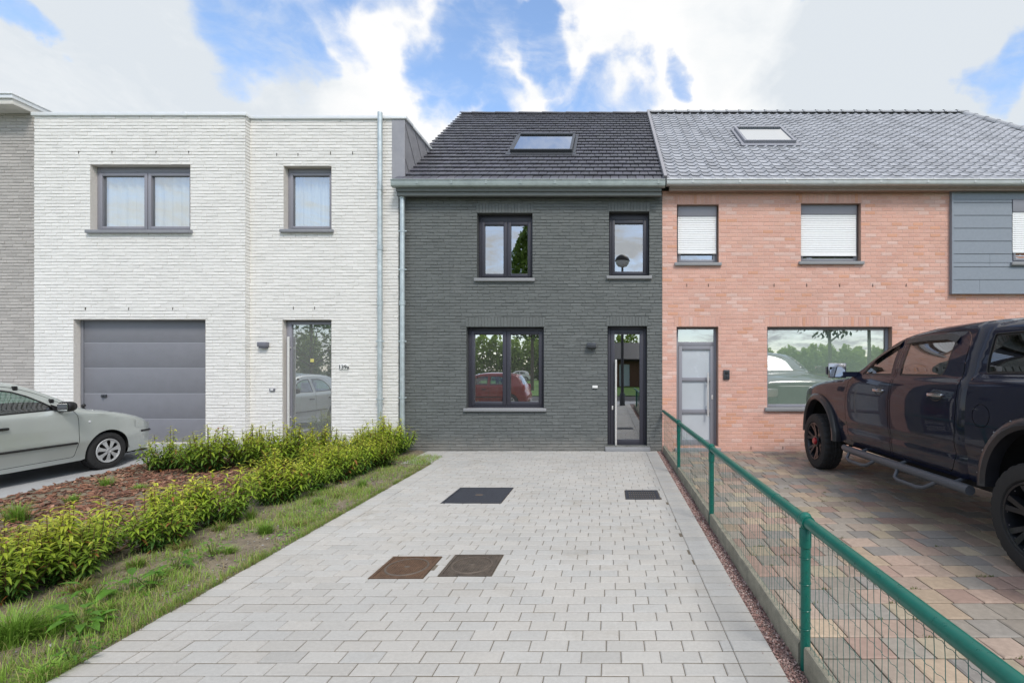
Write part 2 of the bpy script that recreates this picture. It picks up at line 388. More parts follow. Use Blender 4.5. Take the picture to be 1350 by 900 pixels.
    e[1].position = .62; e[1].color = (5.0, 5.35, 5.7, 1)
    k = e.new(.34); k.color = (6.2, 6.35, 6.45, 1)
    # sky blue: nishita, lifted
    sb = N.new('ShaderNodeMix'); sb.data_type = 'RGBA'; sb.blend_type = 'MULTIPLY'; sb.inputs[0].default_value = 1; L.new(sky.outputs[0], sb.inputs[6]); sb.inputs[7].default_value = (1.95, 1.97, 1.97, 1)
    mixc = N.new('ShaderNodeMix'); mixc.data_type = 'RGBA'; L.new(blue, mixc.inputs[0]); L.new(ramp.outputs[0], mixc.inputs[6]); L.new(sb.outputs[2], mixc.inputs[7])
    L.new(mixc.outputs[2], bg.inputs['Color'])
make_world()
sd = Vector((math.sin(SUN_AZ) * math.cos(SUN_EL), math.cos(SUN_AZ) * math.cos(SUN_EL), math.sin(SUN_EL)))
sl = bpy.data.lights.new('sun', 'SUN'); sl.energy = 2.6; sl.angle = R(16); sl.color = (1.0, .94, .86)
so = bpy.data.objects.new('sun', sl); COL.objects.link(so); so.rotation_euler = (-sd).to_track_quat('-Z', 'Y').to_euler(); so.location = (7, -14, 22)
cam = bpy.data.cameras.new('camera'); co = bpy.data.objects.new('camera', cam); COL.objects.link(co)
co.location = (0, 0, EYE); co.rotation_euler = (R(90), 0, 0)
cam.sensor_width = 36; cam.lens = 36 * F / 1350; cam.shift_x = -(CX - 675) / 1350; cam.shift_y = (CY - 450) / 1350; cam.clip_end = 2000; cam.clip_start = .05
scene.camera = co
scene.view_settings.view_transform = 'Standard'; scene.view_settings.look = 'None'; scene.view_settings.exposure = 0; scene.view_settings.gamma = 1
scene.render.engine = 'CYCLES'
cy = scene.cycles
cy.max_bounces = 10; cy.transparent_max_bounces = 16; cy.glossy_bounces = 5; cy.diffuse_bounces = 5; cy.use_denoising = True
cy.caustics_reflective = False; cy.caustics_refractive = False; cy.sample_clamp_indirect = 6

# ------------------------------------------------------------------ brickwork and openings
def rsub(rects, o):
    out = []
    for (a, b, c, d) in rects:
        if o[1] <= a or o[0] >= b or o[3] <= c or o[2] >= d: out.append((a, b, c, d)); continue
        if c < o[2]: out.append((a, b, c, o[2]))
        if d > o[3]: out.append((a, b, o[3], d))
        zc, zd = max(c, o[2]), min(d, o[3])
        if a < o[0]: out.append((a, o[0], zc, zd))
        if b > o[1]: out.append((o[1], b, zc, zd))
    return out

def brick_face(mb, x0, x1, z0, z1, y, jit, bev, colr, rg, zj=.0):
    rec = .0045 if zj > .002 else .0035
    """one brick: chamfered front whose corners stand out unevenly"""
    o = [(x0, z0), (x1, z0), (x1, z1), (x0, z1)]
    b = min(bev, (z1 - z0) * .3); bx = min(.0025, (x1 - x0) * .3)
    i = [(x0 + bx, z0 + b), (x1 - bx, z0 + b), (x1 - bx, z1 - b), (x0 + bx, z1 - b)]
    dy = rg.uniform(0, jit)
    vs = [(p, y + rec, q + rg.uniform(-zj, zj)) for p, q in o] + [(p, y - dy + rg.uniform(-.45, .45) * jit, q + rg.uniform(-zj, zj)) for p, q in i]
    mb.add(vs, [(4, 5, 6, 7), (0, 1, 5, 4), (1, 2, 6, 5), (2, 3, 7, 6), (3, 0, 4, 7)], 0, colr)

def brickwork(mb, x0, x1, z0, z1, y, openings, bw, bh, joint, jit, bev, colf, seed, lintels=(), zj=0.0, mortar=(1, 1, 1)):
    """stretcher-bond facing over a mortar sheet; openings and soldier lintels are (x0,x1,z0,z1)"""
    rg = random.Random(seed)
    r = 0; z = z0
    holes = list(openings) + list(lintels)
    while z < z1 - .01:
        zt = min(z + bh - joint, z1)
        off = (r % 2) * .5 * bw + rg.uniform(-.012, .012)
        x = x0 - off
        while x < x1:
            w = bw + rg.uniform(-.01, .01) * (1 if jit > .003 else .2)
            a, b = max(x, x0), min(x + w - (.004 if zj > .002 else joint), x1)
            x += w
            if b - a < .02: continue
            rs = [(a, b, z, zt)]
            for h in holes: rs = rsub(rs, h)
            c = colf(rg, (a, z)) if zj < .002 else colf(rg)
            for q in rs:
                if q[1] - q[0] > .012 and q[3] - q[2] > .012:
                    brick_face(mb, q[0], q[1], q[2], q[3], y, jit, bev, c, rg, zj)
        z += bh; r += 1
    for (a, b, c, d) in lintels:
        x = a
        while x < b - .02:
            brick_face(mb, x, min(x + bh - (.003 if zj > .002 else joint), b), c + joint * .5, d - joint * .5, y, jit * (.4 if zj > .002 else 1), bev * (.4 if zj > .002 else 1), colf(rg, (x, -9)) if zj < .002 else colf(rg), rg, zj)
            x += bh
    rs = [(x0, x1, z0, z1)]
    for h in openings: rs = rsub(rs, h)
    ym = y + (.0065 if zj > .002 else .003)
    for q in rs: mb.quad((q[0], ym, q[2]), (q[1], ym, q[2]), (q[1], ym, q[3]), (q[0], ym, q[3]), 0, mortar)

def backing(mb, x0, x1, z0, z1, y, openings, thick, mi=1):
    """inner leaf and reveals behind a facing"""
    y0, y1 = y + .012, y + thick
    for (a, b, c, d) in openings:
        mb.quad((a, y - .001, c), (a, y1, c), (a, y1, d), (a, y - .001, d), mi)
        mb.quad((b, y - .001, c), (b, y - .001, d), (b, y1, d), (b, y1, c), mi)
        mb.quad((a, y - .001, d), (a, y1, d), (b, y1, d), (b, y - .001, d), mi)
        mb.quad((a, y - .001, c), (b, y - .001, c), (b, y1, c), (a, y1, c), mi)
    rs = [(x0, x1, z0, z1)]
    for h in openings: rs = rsub(rs, h)
    for q in rs: mb.quad((q[0], y1, q[2]), (q[0], y1, q[3]), (q[1], y1, q[3]), (q[1], y1, q[2]), mi + 1)

def slots(mb, pts, y, h=.055, w=.009, mi=3):
    for (x, z) in pts: mb.box(x - w / 2, x + w / 2, y - .011, y + .004, z - h / 2, z + h / 2, mi)

def frame_ring(mb, x0, x1, z0, z1, y0, y1, w, mi=0, wt=None, wb=None, b=.004):
    wt = w if wt is None else wt; wb = w if wb is None else wb
    mb.bbox(x0, x0 + w, y0, y1, z0, z1, b, mi); mb.bbox(x1 - w, x1, y0, y1, z0, z1, b, mi)
    mb.bbox(x0 + w - .001, x1 - w + .001, y0 + .0015, y1, z1 - wt, z1 - .0005, b, mi); mb.bbox(x0 + w - .001, x1 - w + .001, y0 + .0015, y1, z0 + .0005, z0 + wb, b, mi)

def window(parent, x0, x1, z0, z1, y, fm, gm, reveal=.12, sashes=2, fw=.055, sw=.062, top=None, sill=None, sill_over=.05, sill_out=.05, sill_h=.06, split=.5, curtain=None, label=None, folds=1.0):
    """part 'window' with sub-parts sash, pane, sill (thing > window > ...)"""
    yf = y + reveal
    mb = MB()
    frame_ring(mb, x0 + .003, x1 - .003, z0 + .003, z1 - .003, yf, yf + .075, fw, wt=top)
    ix0, ix1, iz0, iz1 = x0 + fw, x1 - fw, z0 + fw, z1 - (top or fw)
    cuts = [ix0, ix1]
    if sashes == 2:
        xm = ix0 + (ix1 - ix0) * split
        mb.bbox(xm - .03, xm + .03, yf + .004, yf + .07, iz0 - .002, iz1 + .002, .004)
        cuts = [ix0, xm, ix1]
    if top and top > fw + .02:      # ventilation grille line in the head
        mb.box(x0 + .03, x1 - .03, yf - .006, yf + .002, z1 - top + .02, z1 - top + .032)
    w = mb.build('window', fm, parent, smooth=30)
    if label: w['label'] = label
    for i in range(len(cuts) - 1):
        a, b = cuts[i], cuts[i + 1]
        if sashes == 2:
            if i == 0: b -= .012
            else: a += .012
        s = MB(); frame_ring(s, a - .004, b + .004, iz0 - .004, iz1 + .004, yf + .014 - .03 * (sw > 0), yf + .06, max(sw, .02), b=.007)
        s.build('sash', fm, w, smooth=30)
        g = MB(); q = sw - .006 if sw > 0 else .012
        g.quad((a + q, yf + .03, iz0 + q), (b - q, yf + .03, iz0 + q), (b - q, yf + .03, iz1 - q), (a + q, yf + .03, iz1 - q))
        g.build('pane', gm, w)
    if sill is not None:
        sm = MB(); sm.bbox(x0 - sill_over, x1 + sill_over, y - sill_out, yf + .004, z0 - sill_h, z0 + .002, .006)
        sm.build('sill', sill, w, smooth=30)
    if curtain is not None:
        c = MB(); n = 60; yc = yf + (.12 if folds else .07); pts = []
        for i in range(n + 1):
            x = x0 + .02 + (x1 - x0 - .04) * i / n
            pts.append((x, yc + folds * (.022 * math.sin(i * 1.1) + .008 * math.sin(i * 2.7))))
        for i in range(n):
            (a, ya), (b, yb) = pts[i], pts[i + 1]
            c.quad((a, ya, z0 + .02), (b, yb, z0 + .02), (b, yb, z1 - .02), (a, ya, z1 - .02))
        c.build('curtain', curtain, w, smooth=60)
    return w

def downpipe(parent, x, y, ztop, zbot, brackets, mat, r=.042, collars=()):
    mb = MB(); mb.tube([(x, y, zbot), (x, y, ztop)], r, 18)
    for z in collars: mb.lathe([(r - .001, z - .05), (r + .009, z - .045), (r + .010, z + .045), (r + .004, z + .05), (r - .001, z + .05)], (x, y, 0), 'Z', 18)
    p = mb.build('downpipe', mat, parent, smooth=40)
    for z in brackets:
        b = MB(); b.lathe([(r - .001, z - .018), (r + .007, z - .016), (r + .007, z + .016), (r - .001, z + .018)], (x, y, 0), 'Z', 18)
        b.bbox(x - r - .035, x - r + .003, y - .012, y + .012, z - .012, z + .012, .003); b.bbox(x + r - .003, x + r + .035, y - .012, y + .012, z - .012, z + .012, .003)
        b.box(x - .008, x + .008, y + r, y + r + .06, z - .008, z + .008)
        b.build('bracket', mat, p, smooth=40)
    return p

def gutter(parent, x0, x1, y, ztop, h, d, mat, fas=None, fas_h=.13, joints=1.5):
    """hung box gutter with a rolled lip; a moulded fascia below"""
    mb = MB(); n = 14; prof = [(y + d, ztop), (y + d, ztop - h * .8)]
    for i in range(7):
        a = i / 6 * math.pi / 2
        prof.append((y + d * .45 - d * .40 * math.sin(a), ztop - h * .8 - h * .2 * math.cos(a)))
    prof += [(y, ztop - h * .45), (y, ztop - .02)]
    vs = [(x0, a, b) for a, b in prof] + [(x1, a, b) for a, b in prof]; k = len(prof)
    mb.add(vs, [(i, i + 1, k + i + 1, k + i) for i in range(k - 1)])
    mb.tube([(x0, y, ztop - .012), (x1, y, ztop - .012)], .013, 10)
    for xe in (x0, x1): mb.add([(xe, a, b) for a, b in prof], [tuple(range(k))])
    x = x0 + .5
    while x < x1:
        mb.box(x - .02, x + .02, y - .004, y + .01, ztop - h * .62, ztop - .02); x += joints
    g = mb.build('gutter', mat, parent, smooth=50)
    if fas is not None:
        f = MB(); f.bbox(x0 + .06, x1 - .06, y + d * .5, y + d + .03, ztop - h - fas_h * .45, ztop - h + .05, .01); f.bbox(x0 + .06, x1 - .06, y + d * .7, y + d + .03, ztop - h - fas_h, ztop - h - fas_h * .42, .01)
        f.build('fascia', fas, parent, smooth=35)
    return g

def skylight(parent, cx, t0, t1, hw, org, u, n, fm, gm, blind_mat=None):
    """roof window on a slope: org eave point, u up-slope unit, n normal"""
    org, u, n = Vector(org), Vector(u), Vector(n)
    def P(x, t, h): return tuple(org + Vector((x, 0, 0)) + u * t + n * h)
    mb = MB()
    def bar(xa, xb, ta, tb, h0, h1):
        mb.add([P(xa, ta, h0), P(xb, ta, h0), P(xb, tb, h0), P(xa, tb, h0), P(xa, ta, h1), P(xb, ta, h1), P(xb, tb, h1), P(xa, tb, h1)],
               [(0, 3, 2, 1), (4, 5, 6, 7), (0, 1, 5, 4), (1, 2, 6, 5), (2, 3, 7, 6), (3, 0, 4, 7)])
    w = .06
    bar(cx - hw, cx - hw + w, t0, t1, -.03, .11); bar(cx + hw - w, cx + hw, t0, t1, -.03, .11)
    bar(cx - hw + w, cx + hw - w, t1 - w * 1.3, t1, -.03, .125); bar(cx - hw + w, cx + hw - w, t0, t0 + w * .9, -.03, .108)
    bar(cx - hw - .09, cx + hw + .09, t0 - .16, t0 - .002, .02, .045)      # apron flashing
    bar(cx - hw - .07, cx - hw - .002, t0 - .02, t1 + .05, .02, .05); bar(cx + hw + .002, cx + hw + .07, t0 - .02, t1 + .05, .02, .05)
    s = mb.build('skylight', fm, parent, bevel=.006)
    g = MB(); g.quad(P(cx - hw + w, t0 + w * .8, .09), P(cx + hw - w, t0 + w * .8, .09), P(cx + hw - w, t1 - w, .09), P(cx - hw + w, t1 - w, .09))
    g.build('pane', gm, s)
    if blind_mat is not None:
        b = MB(); b.quad(P(cx - hw + w, t0 + w * .8, .02), P(cx + hw - w, t0 + w * .8, .02), P(cx + hw - w, t1 - w, .02), P(cx - hw + w, t1 - w, .02))
        b.build('blind', blind_mat, s)
    return s

def pull_bar(parent, x, y, z0, z1, mat, r=.014):
    mb = MB(); mb.tube([(x, y - .06, z0), (x, y - .06, z1)], r, 12)
    for z in (z0 + .22, z1 - .22): mb.tube([(x, y - .06, z), (x, y + .005, z)], r * .8, 10)
    return mb.build('handle', mat, parent, smooth=40)

def hull(mb, x0, x1, y0, y1, z0, z1, mi=0, bottom=True):
    """side and back walls, roof slab and floor of a house shell"""
    mb.quad((x0, y0, z0), (x0, y1, z0), (x0, y1, z1), (x0, y0, z1), mi); mb.quad((x1, y0, z0), (x1, y0, z1), (x1, y1, z1), (x1, y1, z0), mi)
    mb.quad((x0, y1, z0), (x1, y1, z0), (x1, y1, z1), (x0, y1, z1), mi)
    if bottom: mb.quad((x0, y0, z0), (x1, y0, z0), (x1, y1, z0), (x0, y1, z0), mi)
# ------------------------------------------------------------------ houses
YF = 9.5
def op(a, b, c, d, Y=YF, dz=0):
    """photo rectangle -> (x0,x1,z0,z1) on the facade plane"""
    return (px(a, Y), px(b, Y), pz(d, Y), pz(c, Y))
def grey_jit(base, a):
    def f(rg):
        k = 1 + rg.uniform(-a, a)
        return (base[0] * k, base[1] * k, base[2] * k)
    return f
EAVE_Y, EAVE_Z, RIDGE_Y, RIDGE_Z = 9.36, 5.27, 13.6, 8.80
SL = math.hypot(RIDGE_Y - EAVE_Y, RIDGE_Z - EAVE_Z)
UP = Vector((0, (RIDGE_Y - EAVE_Y) / SL, (RIDGE_Z - EAVE_Z) / SL)); NRM = Vector((0, -UP.z, UP.y))

M['red_dot'] = pmat('rusty_cap', (.35, .12, .1), .7, noise=(50, .2))
def grey_house():
    X0, X1 = -4.17, 1.03
    h = empty('terraced_house', (-1.5, YF, 0))
    tag(h, 'dark grey painted brick house with black tiled roof and slim glass door', 'house', 'row of terraced houses')
    W1 = op(629, 702, 281, 367); W2 = op(803, 856, 279, 364); W3 = op(615, 717, 431, 538); DR = op(801, 853, 430, 587)
    ops = [W1, W2, W3, DR]
    mb = MB()
    lint = [(o[0] - .02, o[1] + .02, o[3] + .004, o[3] + .195) for o in ops]
    lint = [(max(a, X0), min(b, X1), c, d) for a, b, c, d in lint]
    brickwork(mb, X0, X1, -.06, 5.1, YF, ops, .225, .0632, .008, .0048, .0075, grey_jit((1, 1, 1), .06), 11, lint, zj=.005, mortar=(.86, .86, .86))
    backing(mb, X0, X1, -.06, 5.3, YF, ops, .32)
    mb.build('wall', [M['grey_brick'], M['reveal_grey'], M['plaster']], h)
    mb = MB(); hull(mb, X0, X1, YF + .1, 17.85, -.06, 5.25)
    for xx in (X0, X1): mb.add([(xx, YF + .1, 5.2), (xx, 17.8, 5.2), (xx, RIDGE_Y, RIDGE_Z - .08)], [(0, 1, 2)])
    mb.build('side_wall', M['plaster'], h)
    mb = MB(); mb.box(X0 + .01, X1 - .01, YF + .33, 17.8, 2.62, 2.85); mb.build('upper_floor', M['plaster'], h)
    window(h, *W1, YF, M['frame_dark'], M['glass_up'], .13, 2, .055, .065, top=.14, sill=M['sill_stone'], split=.52)
    window(h, *W2, YF, M['frame_dark'], M['glass_up'], .13, 1, .055, .065, top=.14, sill=M['sill_stone'])
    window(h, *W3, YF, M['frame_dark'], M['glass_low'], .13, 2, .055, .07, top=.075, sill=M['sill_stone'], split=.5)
    # door: frame, leaf, pane, bar handle, lock
    a, b, c, d = DR; c = .06
    yd = YF + .13
    mb = MB(); frame_ring(mb, a + .003, b - .003, c, d - .003, yd, yd + .08, .05, wb=.03)
    frame_ring(mb, a + .056, b - .056, c + .034, d - .058, yd - .012, yd + .06, .085, wt=.09, wb=.11, b=.006)
    mb.bbox(a + .01, b - .01, yd - .03, yd + .05, c - .03, c + .012, .004)
    dr = mb.build('door', M['frame_dark'], h, smooth=30)
    g = MB(); g.quad((a + .13, yd + .02, c + .135), (b - .13, yd + .02, c + .135), (b - .13, yd + .02, d - .14), (a + .13, yd + .02, d - .14)); g.build('pane', M['glass_door'], dr)
    pull_bar(dr, a + .165, yd - .012, .10, 1.80, M['steel'], .022)
    k = MB(); k.bbox(a + .082, a + .112, yd - .025, yd - .01, .80, .875, .004); k.lathe([(.0, -.032), (.009, -.032), (.009, -.02)], (a + .097, yd, .85), 'Y', 12); k.build('lock', M['steel'], dr, smooth=40)
    st = MB(); sa = op(798, 857, 585, 594); st.bbox(sa[0], sa[1], YF - .10, YF + .3, -.02, .075, .008); st.build('doorstep', M['sill_stone'], h, smooth=30)
    # wall lamp, bell
    la = op(774, 786, 452, 458.5); l = MB(); l.bbox(la[0], la[1], YF - .10, YF - .004, la[2], la[3], .006); l.bbox(la[0] + .05, la[1] - .05, YF - .03, YF + .01, la[2] - .02, la[3] - .01, .004); l.build('wall_lamp', M['lamp_grey'], h, smooth=30)
    la = op(781, 788, 508, 511.5); l = MB(); l.bbox(la[0], la[1], YF - .03, YF + .004, la[2], la[3], .005); l.build('doorbell', M['white_plastic'], h, smooth=30)
    # roof: flat interlocking tiles laid in staggered courses
    mb = MB(); rg = random.Random(5); EXP = SL / 23.0; TW = .168
    org = Vector((0, EAVE_Y, EAVE_Z))
    def P(x, t, hgt): return tuple(org + Vector((x, 0, 0)) + UP * t + NRM * hgt)
    sk = (-2.2, -.83, 1.70, 3.02)       # skylight hole x0,x1,t0,t1
    xl, xr = -4.19, 1.06
    for r in range(23):
        t0 = r * EXP - (.05 if r == 0 else 0); t1 = (r + 1) * EXP + .05
        x = xl - (TW / 2 if r % 2 else 0)
        while x < xr:
            a_, b_ = max(x, xl - .01), min(x + TW - .005, xr)
            x += TW
            if b_ - a_ < .02: continue
            rs = rsub([(a_, b_, t0, t1)], (sk[0], sk[1], sk[2] - .02, sk[3])) if (t1 > sk[2] and t0 < sk[3]) else [(a_, b_, t0, t1)]
            k = rg.uniform(.86, 1.14); c = (k, k * rg.uniform(.97, 1.0), k * rg.uniform(.98, 1.04)); e = rg.uniform(-.002, .003)
            for (p, q, s0, s1) in rs:
                if q - p < .03 or s1 - s0 < .06: continue
                lo = .048 + e - .04 * (s0 - t0) / EXP; hi = .006 + e
                b = .006
                mb.add([P(p, s0, lo - .026), P(q, s0, lo - .026), P(q, s1, hi - .02), P(p, s1, hi - .02),
                        P(p, s0 + b * .3, lo - b), P(q, s0 + b * .3, lo - b), P(p + b, s0 + b, lo), P(q - b, s0 + b, lo), P(q - b, s1, hi), P(p + b, s1, hi)],
                       [(0, 1, 5, 4), (4, 5, 7, 6), (6, 7, 8, 9), (1, 2, 8, 7, 5), (0, 4, 6, 9, 3)], 0, c)
    mb.quad(P(xl + .02, -.02, -.01), P(xr - .02, -.02, -.01), P(xr - .02, SL, -.01), P(xl + .02, SL, -.01), 1, (1, 1, 1))
    mb.quad((xl + .02, RIDGE_Y, RIDGE_Z), (xr - .02, RIDGE_Y, RIDGE_Z), (xr - .02, 17.9, 5.25), (xl + .02, 17.9, 5.25), 1, (1, 1, 1))
    roof = mb.build('roof', [M['tile_dark'], M['membrane']], h)
    rm = MB(); x = xl - .02; i = 0
    while x < xr - .02:
        x2 = min(x + .33, xr); rr = .085 + (.006 if i % 2 else 0); m = 8
        vs = []
        for xx, r2 in ((x, rr + .008), (x2 + .02, rr)):
            for k in range(m + 1):
                a_ = math.pi * (k / m); vs.append((xx, RIDGE_Y - r2 * math.cos(a_) * 1.2, RIDGE_Z - .015 + r2 * math.sin(a_) * .75))
        rm.add(vs, [(k, k + 1, m + 2 + k, m + 1 + k) for k in range(m)], 0, (1, 1, 1)); x += .33; i += 1
    rm.build('ridge_tile', M['tile_dark'], roof, smooth=60)
    v = MB()      # verge trim against the next roof
    v.obox(org + Vector((1.075, 0, 0)) + UP * (SL / 2) + NRM * .055, (.032, 0, 0), UP * (SL / 2 + .04), NRM * .055); v.build('verge_trim', M['clad'], roof, bevel=.006)
    skylight(h, (sk[0] + sk[1]) / 2, sk[2], sk[3], (sk[1] - sk[0]) / 2, org, UP, NRM, M['lamp_grey'], M['glass_sky'])
    gutter(h, px(518, 9.3), 1.06, EAVE_Y - .16, 5.235, .14, .17, M['gutter_grey'], M['fascia'], .135, .66)
    downpipe(h, px(530.3, 9.4), 9.41, 5.09, 0.02, [4.3, 3.55, 2.15, 1.05], M['zinc'], .047, collars=(4.98, 2.9))
    return h

def white_house():
    YL, YR = 9.38, 9.5
    XL, XS, XR = px(45, YL), px(323.5, YL), -4.17
    h = empty('terraced_house', (-8, YF, 0))
    tag(h, 'white painted brick house with flat roof, garage door and glazed door', 'house', 'row of terraced houses')
    wl = op(119, 251, 217, 304, YL); ga = op(97, 271, 421, 584, YL); wr = op(374, 437, 219, 303, YR); dr = op(372.5, 437, 421.5, 583, YR)
    def wc(rg): k = rg.uniform(.97, 1.025); return (k, k * .998, k * .995)
    ztop = 6.53; zb = -.1
    mb = MB()
    brickwork(mb, XL, XS, zb, ztop, YL, [wl, ga], .225, .0632, .008, .0045, .007, wc, 21, zj=.004, mortar=(.9, .89, .88))
    backing(mb, XL, XS, zb, ztop, YL, [wl, ga], .3)
    # return of the step, in the same bricks
    z = zb; rg = random.Random(3)
    while z < ztop:
        c = wc(rg); j = rg.uniform(0, .006); zt = min(z + .0545, ztop)
        mb.add([(XS + .0, YL + .002, z), (XS, YR + .02, z), (XS, YR + .02, zt), (XS, YL + .002, zt), (XS + j + .003, YL, z + .008), (XS + j + .002, YR + .02, z + .008), (XS + j + .002, YR + .02, zt - .008), (XS + j + .003, YL, zt - .008)],
               [(0, 1, 5, 4), (4, 5, 6, 7), (2, 3, 7, 6)], 0, c); z += .0632
    mb.quad((XS - .004, YL + .008, zb), (XS - .004, YR + .3, zb), (XS - .004, YR + .3, ztop), (XS - .004, YL + .008, ztop), 0, (.9, .89, .88))
    s1 = [(px(p, YL), 1.6 + (487 - q) * YL / F) for p, q in ((104, 201), (148, 201), (206, 201), (249, 201), (113, 407), (170, 407), (228, 407))]
    slots(mb, s1, YL, .05, .008)
    mb.build('wall', [M['white_brick'], M['reveal_white'], M['plaster'], M['slot']], h)
    mb = MB()
    # brick stops at the zinc panel above the neighbour's eaves
    xz = px(517, YR)
    brickwork(mb, XS, XR, zb, 5.33, YR, [wr, dr], .225, .0632, .008, .0045, .007, wc, 22, zj=.004, mortar=(.9, .89, .88))
    brickwork(mb, XS, xz, 5.33 + .0022, ztop, YR, [wr], .225, .0632, .008, .0045, .007, wc, 23, zj=.004, mortar=(.9, .89, .88))
    backing(mb, XS, XR, zb, ztop, YR, [wr, dr], .3)
    s2 = [(px(p, YR), 1.6 + (487 - q) * YR / F) for p, q in ((365, 204), (393, 204), (436, 202), (465, 202), (387, 406), (415, 406))]
    slots(mb, s2, YR, .055, .008)
    mb.build('wall', [M['white_brick'], M['reveal_white'], M['plaster'], M['slot']], h)
    xc = px(534, YR)
    mb = MB(); hull(mb, XL, XR - .005, YR + .2, 17.5, zb, ztop)
    mb.quad((XL, YL + .2, ztop - .05), (xc - .02, YL + .2, ztop - .05), (xc - .02, 17.5, ztop - .05), (XL, 17.5, ztop - .05))
    mb.quad((xc - .03, YR + .01, 5.0), (xc - .03, YR + .01, ztop - .01), (xc - .03, 17.5, ztop - .01), (xc - .03, 17.5, 5.0))
    mb.build('side_wall', M['plaster'], h)
    mb = MB(); mb.box(XL + .01, XR - .02, YR + .31, 17.4, 2.9, 3.15); mb.build('upper_floor', M['plaster'], h)
    # zinc cladding: front strip and the cheek standing over the neighbour's roof, with slanted seams
    mb = MB(); mb.bbox(xz, xc, YR - .012, YR + .3, 5.28, ztop, .004)
    ye = EAVE_Y + (ztop - EAVE_Z) / (UP.z / UP.y)
    mb.add([(xc + .002, YR, 5.28), (xc + .002, YR, ztop), (xc + .002, ye + .3, ztop), (xc + .002, ye + .3, ztop + .2), (xc + .002, 9.36, 5.2)], [(0, 1, 2), (0, 2, 4)])
    for q in (.42, .85, 1.28, 1.7):
        p0 = Vector((xc + .004, EAVE_Y, EAVE_Z)) + UP * q
        L_ = min((ztop - p0.z) / NRM.z, (p0.y - YR) / -NRM.y if NRM.y < 0 else 9)
        if L_ > .05: mb.obox(p0 + NRM * (L_ / 2), (.009, 0, 0), UP * .007, NRM * (L_ / 2 - .004))
    mb.build('cladding', M['clad'], h)
    # coping
    mb = MB()
    mb.bbox(XL - .03, XS + .035, YL - .035, YL + .33, ztop, ztop + .065, .006); mb.bbox(XS + .034, xc + .035, YR - .035, YR + .33, ztop - .002, ztop + .062, .006)
    mb.bbox(xc - .28, xc + .033, YR + .329, ye + .25, ztop - .004, ztop + .059, .006)
    for x, y in ((px(245, YL), YL), (px(449, YR), YR)): mb.bbox(x - .04, x + .04, y - .039, y + .33, ztop - .004, ztop + .069, .003)
    mb.build('coping', M['cap_white'], h, smooth=30)
    window(h, *wl, YL, M['frame_mid'], M['glass_shop'], .125, 2, .06, .06, top=.12, sill=M['sill_dark'], split=.52, curtain=M['curtain'], sill_out=.06)
    window(h, *wr, YR, M['frame_mid'], M['glass_shop'], .125, 1, .06, .05, top=.10, sill=M['sill_dark'], curtain=M['curtain'], sill_out=.06)
    # garage door: five sections divided by fine light grooves
    a, b, c, d = ga; yd = YL + .125
    g = MB(); g.bbox(a + .002, a + .055, yd - .006, yd + .1, c - .05, d - .002, .004, 0); g.bbox(b - .02, b - .002, yd - .006, yd + .1, c - .05, d - .002, .004, 0)
    g.bbox(a + .054, b - .019, yd - .004, yd + .1, d - .03, d - .002, .004, 0)
    zs = [pz(q, yd) for q in (423, 451.8, 485, 518.5, 552, 590)]
    for i in range(5):
        g.bbox(a + .058, b - .022, yd + .012, yd + .05, zs[i + 1] + .006, zs[i] - .006, .005, 0)
        if i < 4: g.box(a + .058, b - .022, yd + .016, yd + .04, zs[i + 1] - .007, zs[i + 1] + .007, 1)
    gd = g.build('garage_door', [M['garage'], M['garage_line']], h, smooth=30)
    k = MB(); k.bbox(px(137, yd) - .05, px(137, yd) + .05, yd - .012, yd + .012, 1.05, 1.11, .006); k.tube([(px(137, yd), yd - .05, 1.08), (px(137, yd), yd + .01, 1.08)], .016, 10); k.build('handle', M['lamp_grey'], gd, smooth=40)
    # front door
    a, b, c, d = dr; c = .12; yd = YR + .11
    mb = MB(); frame_ring(mb, a + .003, b - .003, c, d - .003, yd, yd + .08, .03, wb=.03)
    mb.bbox(a + .032, a + .115, yd - .012, yd + .055, c + .03, d - .035, .006); mb.bbox(b - .065, b - .032, yd - .012, yd + .055, c + .03, d - .035, .006)
    mb.bbox(a + .114, b - .064, yd - .010, yd + .055, d - .085, d - .036, .006); mb.bbox(a + .114, b - .064, yd - .010, yd + .055, c + .03, c + .12, .006)
    D = mb.build('door', M['frame_mid'], h, smooth=30)
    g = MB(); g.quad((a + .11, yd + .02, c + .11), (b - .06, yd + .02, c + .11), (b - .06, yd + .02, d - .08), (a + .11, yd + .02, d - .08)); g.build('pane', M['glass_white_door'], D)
    pull_bar(D, a + .09, yd - .012, pz(565, YF), pz(443.5, YF), M['steel'], .024)
    n = MB(); xx, zz = px(406.5, YF), pz(475, YF); n.box(xx - .035, xx + .035, yd + .008, yd + .012, zz - .03, zz + .035); n.build('sticker', pmat('yellow_note', (.62, .58, .2), .6, noise=(30, .3)), D)
    la = op(343, 355, 451, 459); l = MB(); l.bbox(la[0], la[1], YF - .09, YF + .004, la[2] + .03, la[3], .005); l.bbox(la[0] + .02, la[1] - .02, YF - .075, YF + .004, la[2], la[2] + .032, .004); l.build('wall_lamp', M['lamp_mid'], h, smooth=30)
    la = op(356, 363, 511.5, 515.5); l = MB(); l.bbox(la[0], la[1], YF - .025, YF + .004, la[2], la[3], .004, 0); l.bbox(la[0] + .025, la[1] - .025, YF - .031, YF - .02, la[2] + .015, la[3] - .012, .003, 1); l.build('doorbell', [M['lamp_mid'], M['white_plastic']], h, smooth=30)
    # number plate
    la = op(447.5, 460, 479.5, 487.5); l = MB(); l.bbox(la[0], la[1], YF - .016, YF + .004, la[2], la[3], .004); pl = l.build('number_plate', M['white_plastic'], h, smooth=30)
    cu = bpy.data.curves.new('number', 'FONT'); cu.body = '139a'; cu.size = .112; cu.align_x = 'CENTER'; cu.extrude = .002; cu.offset = .0015
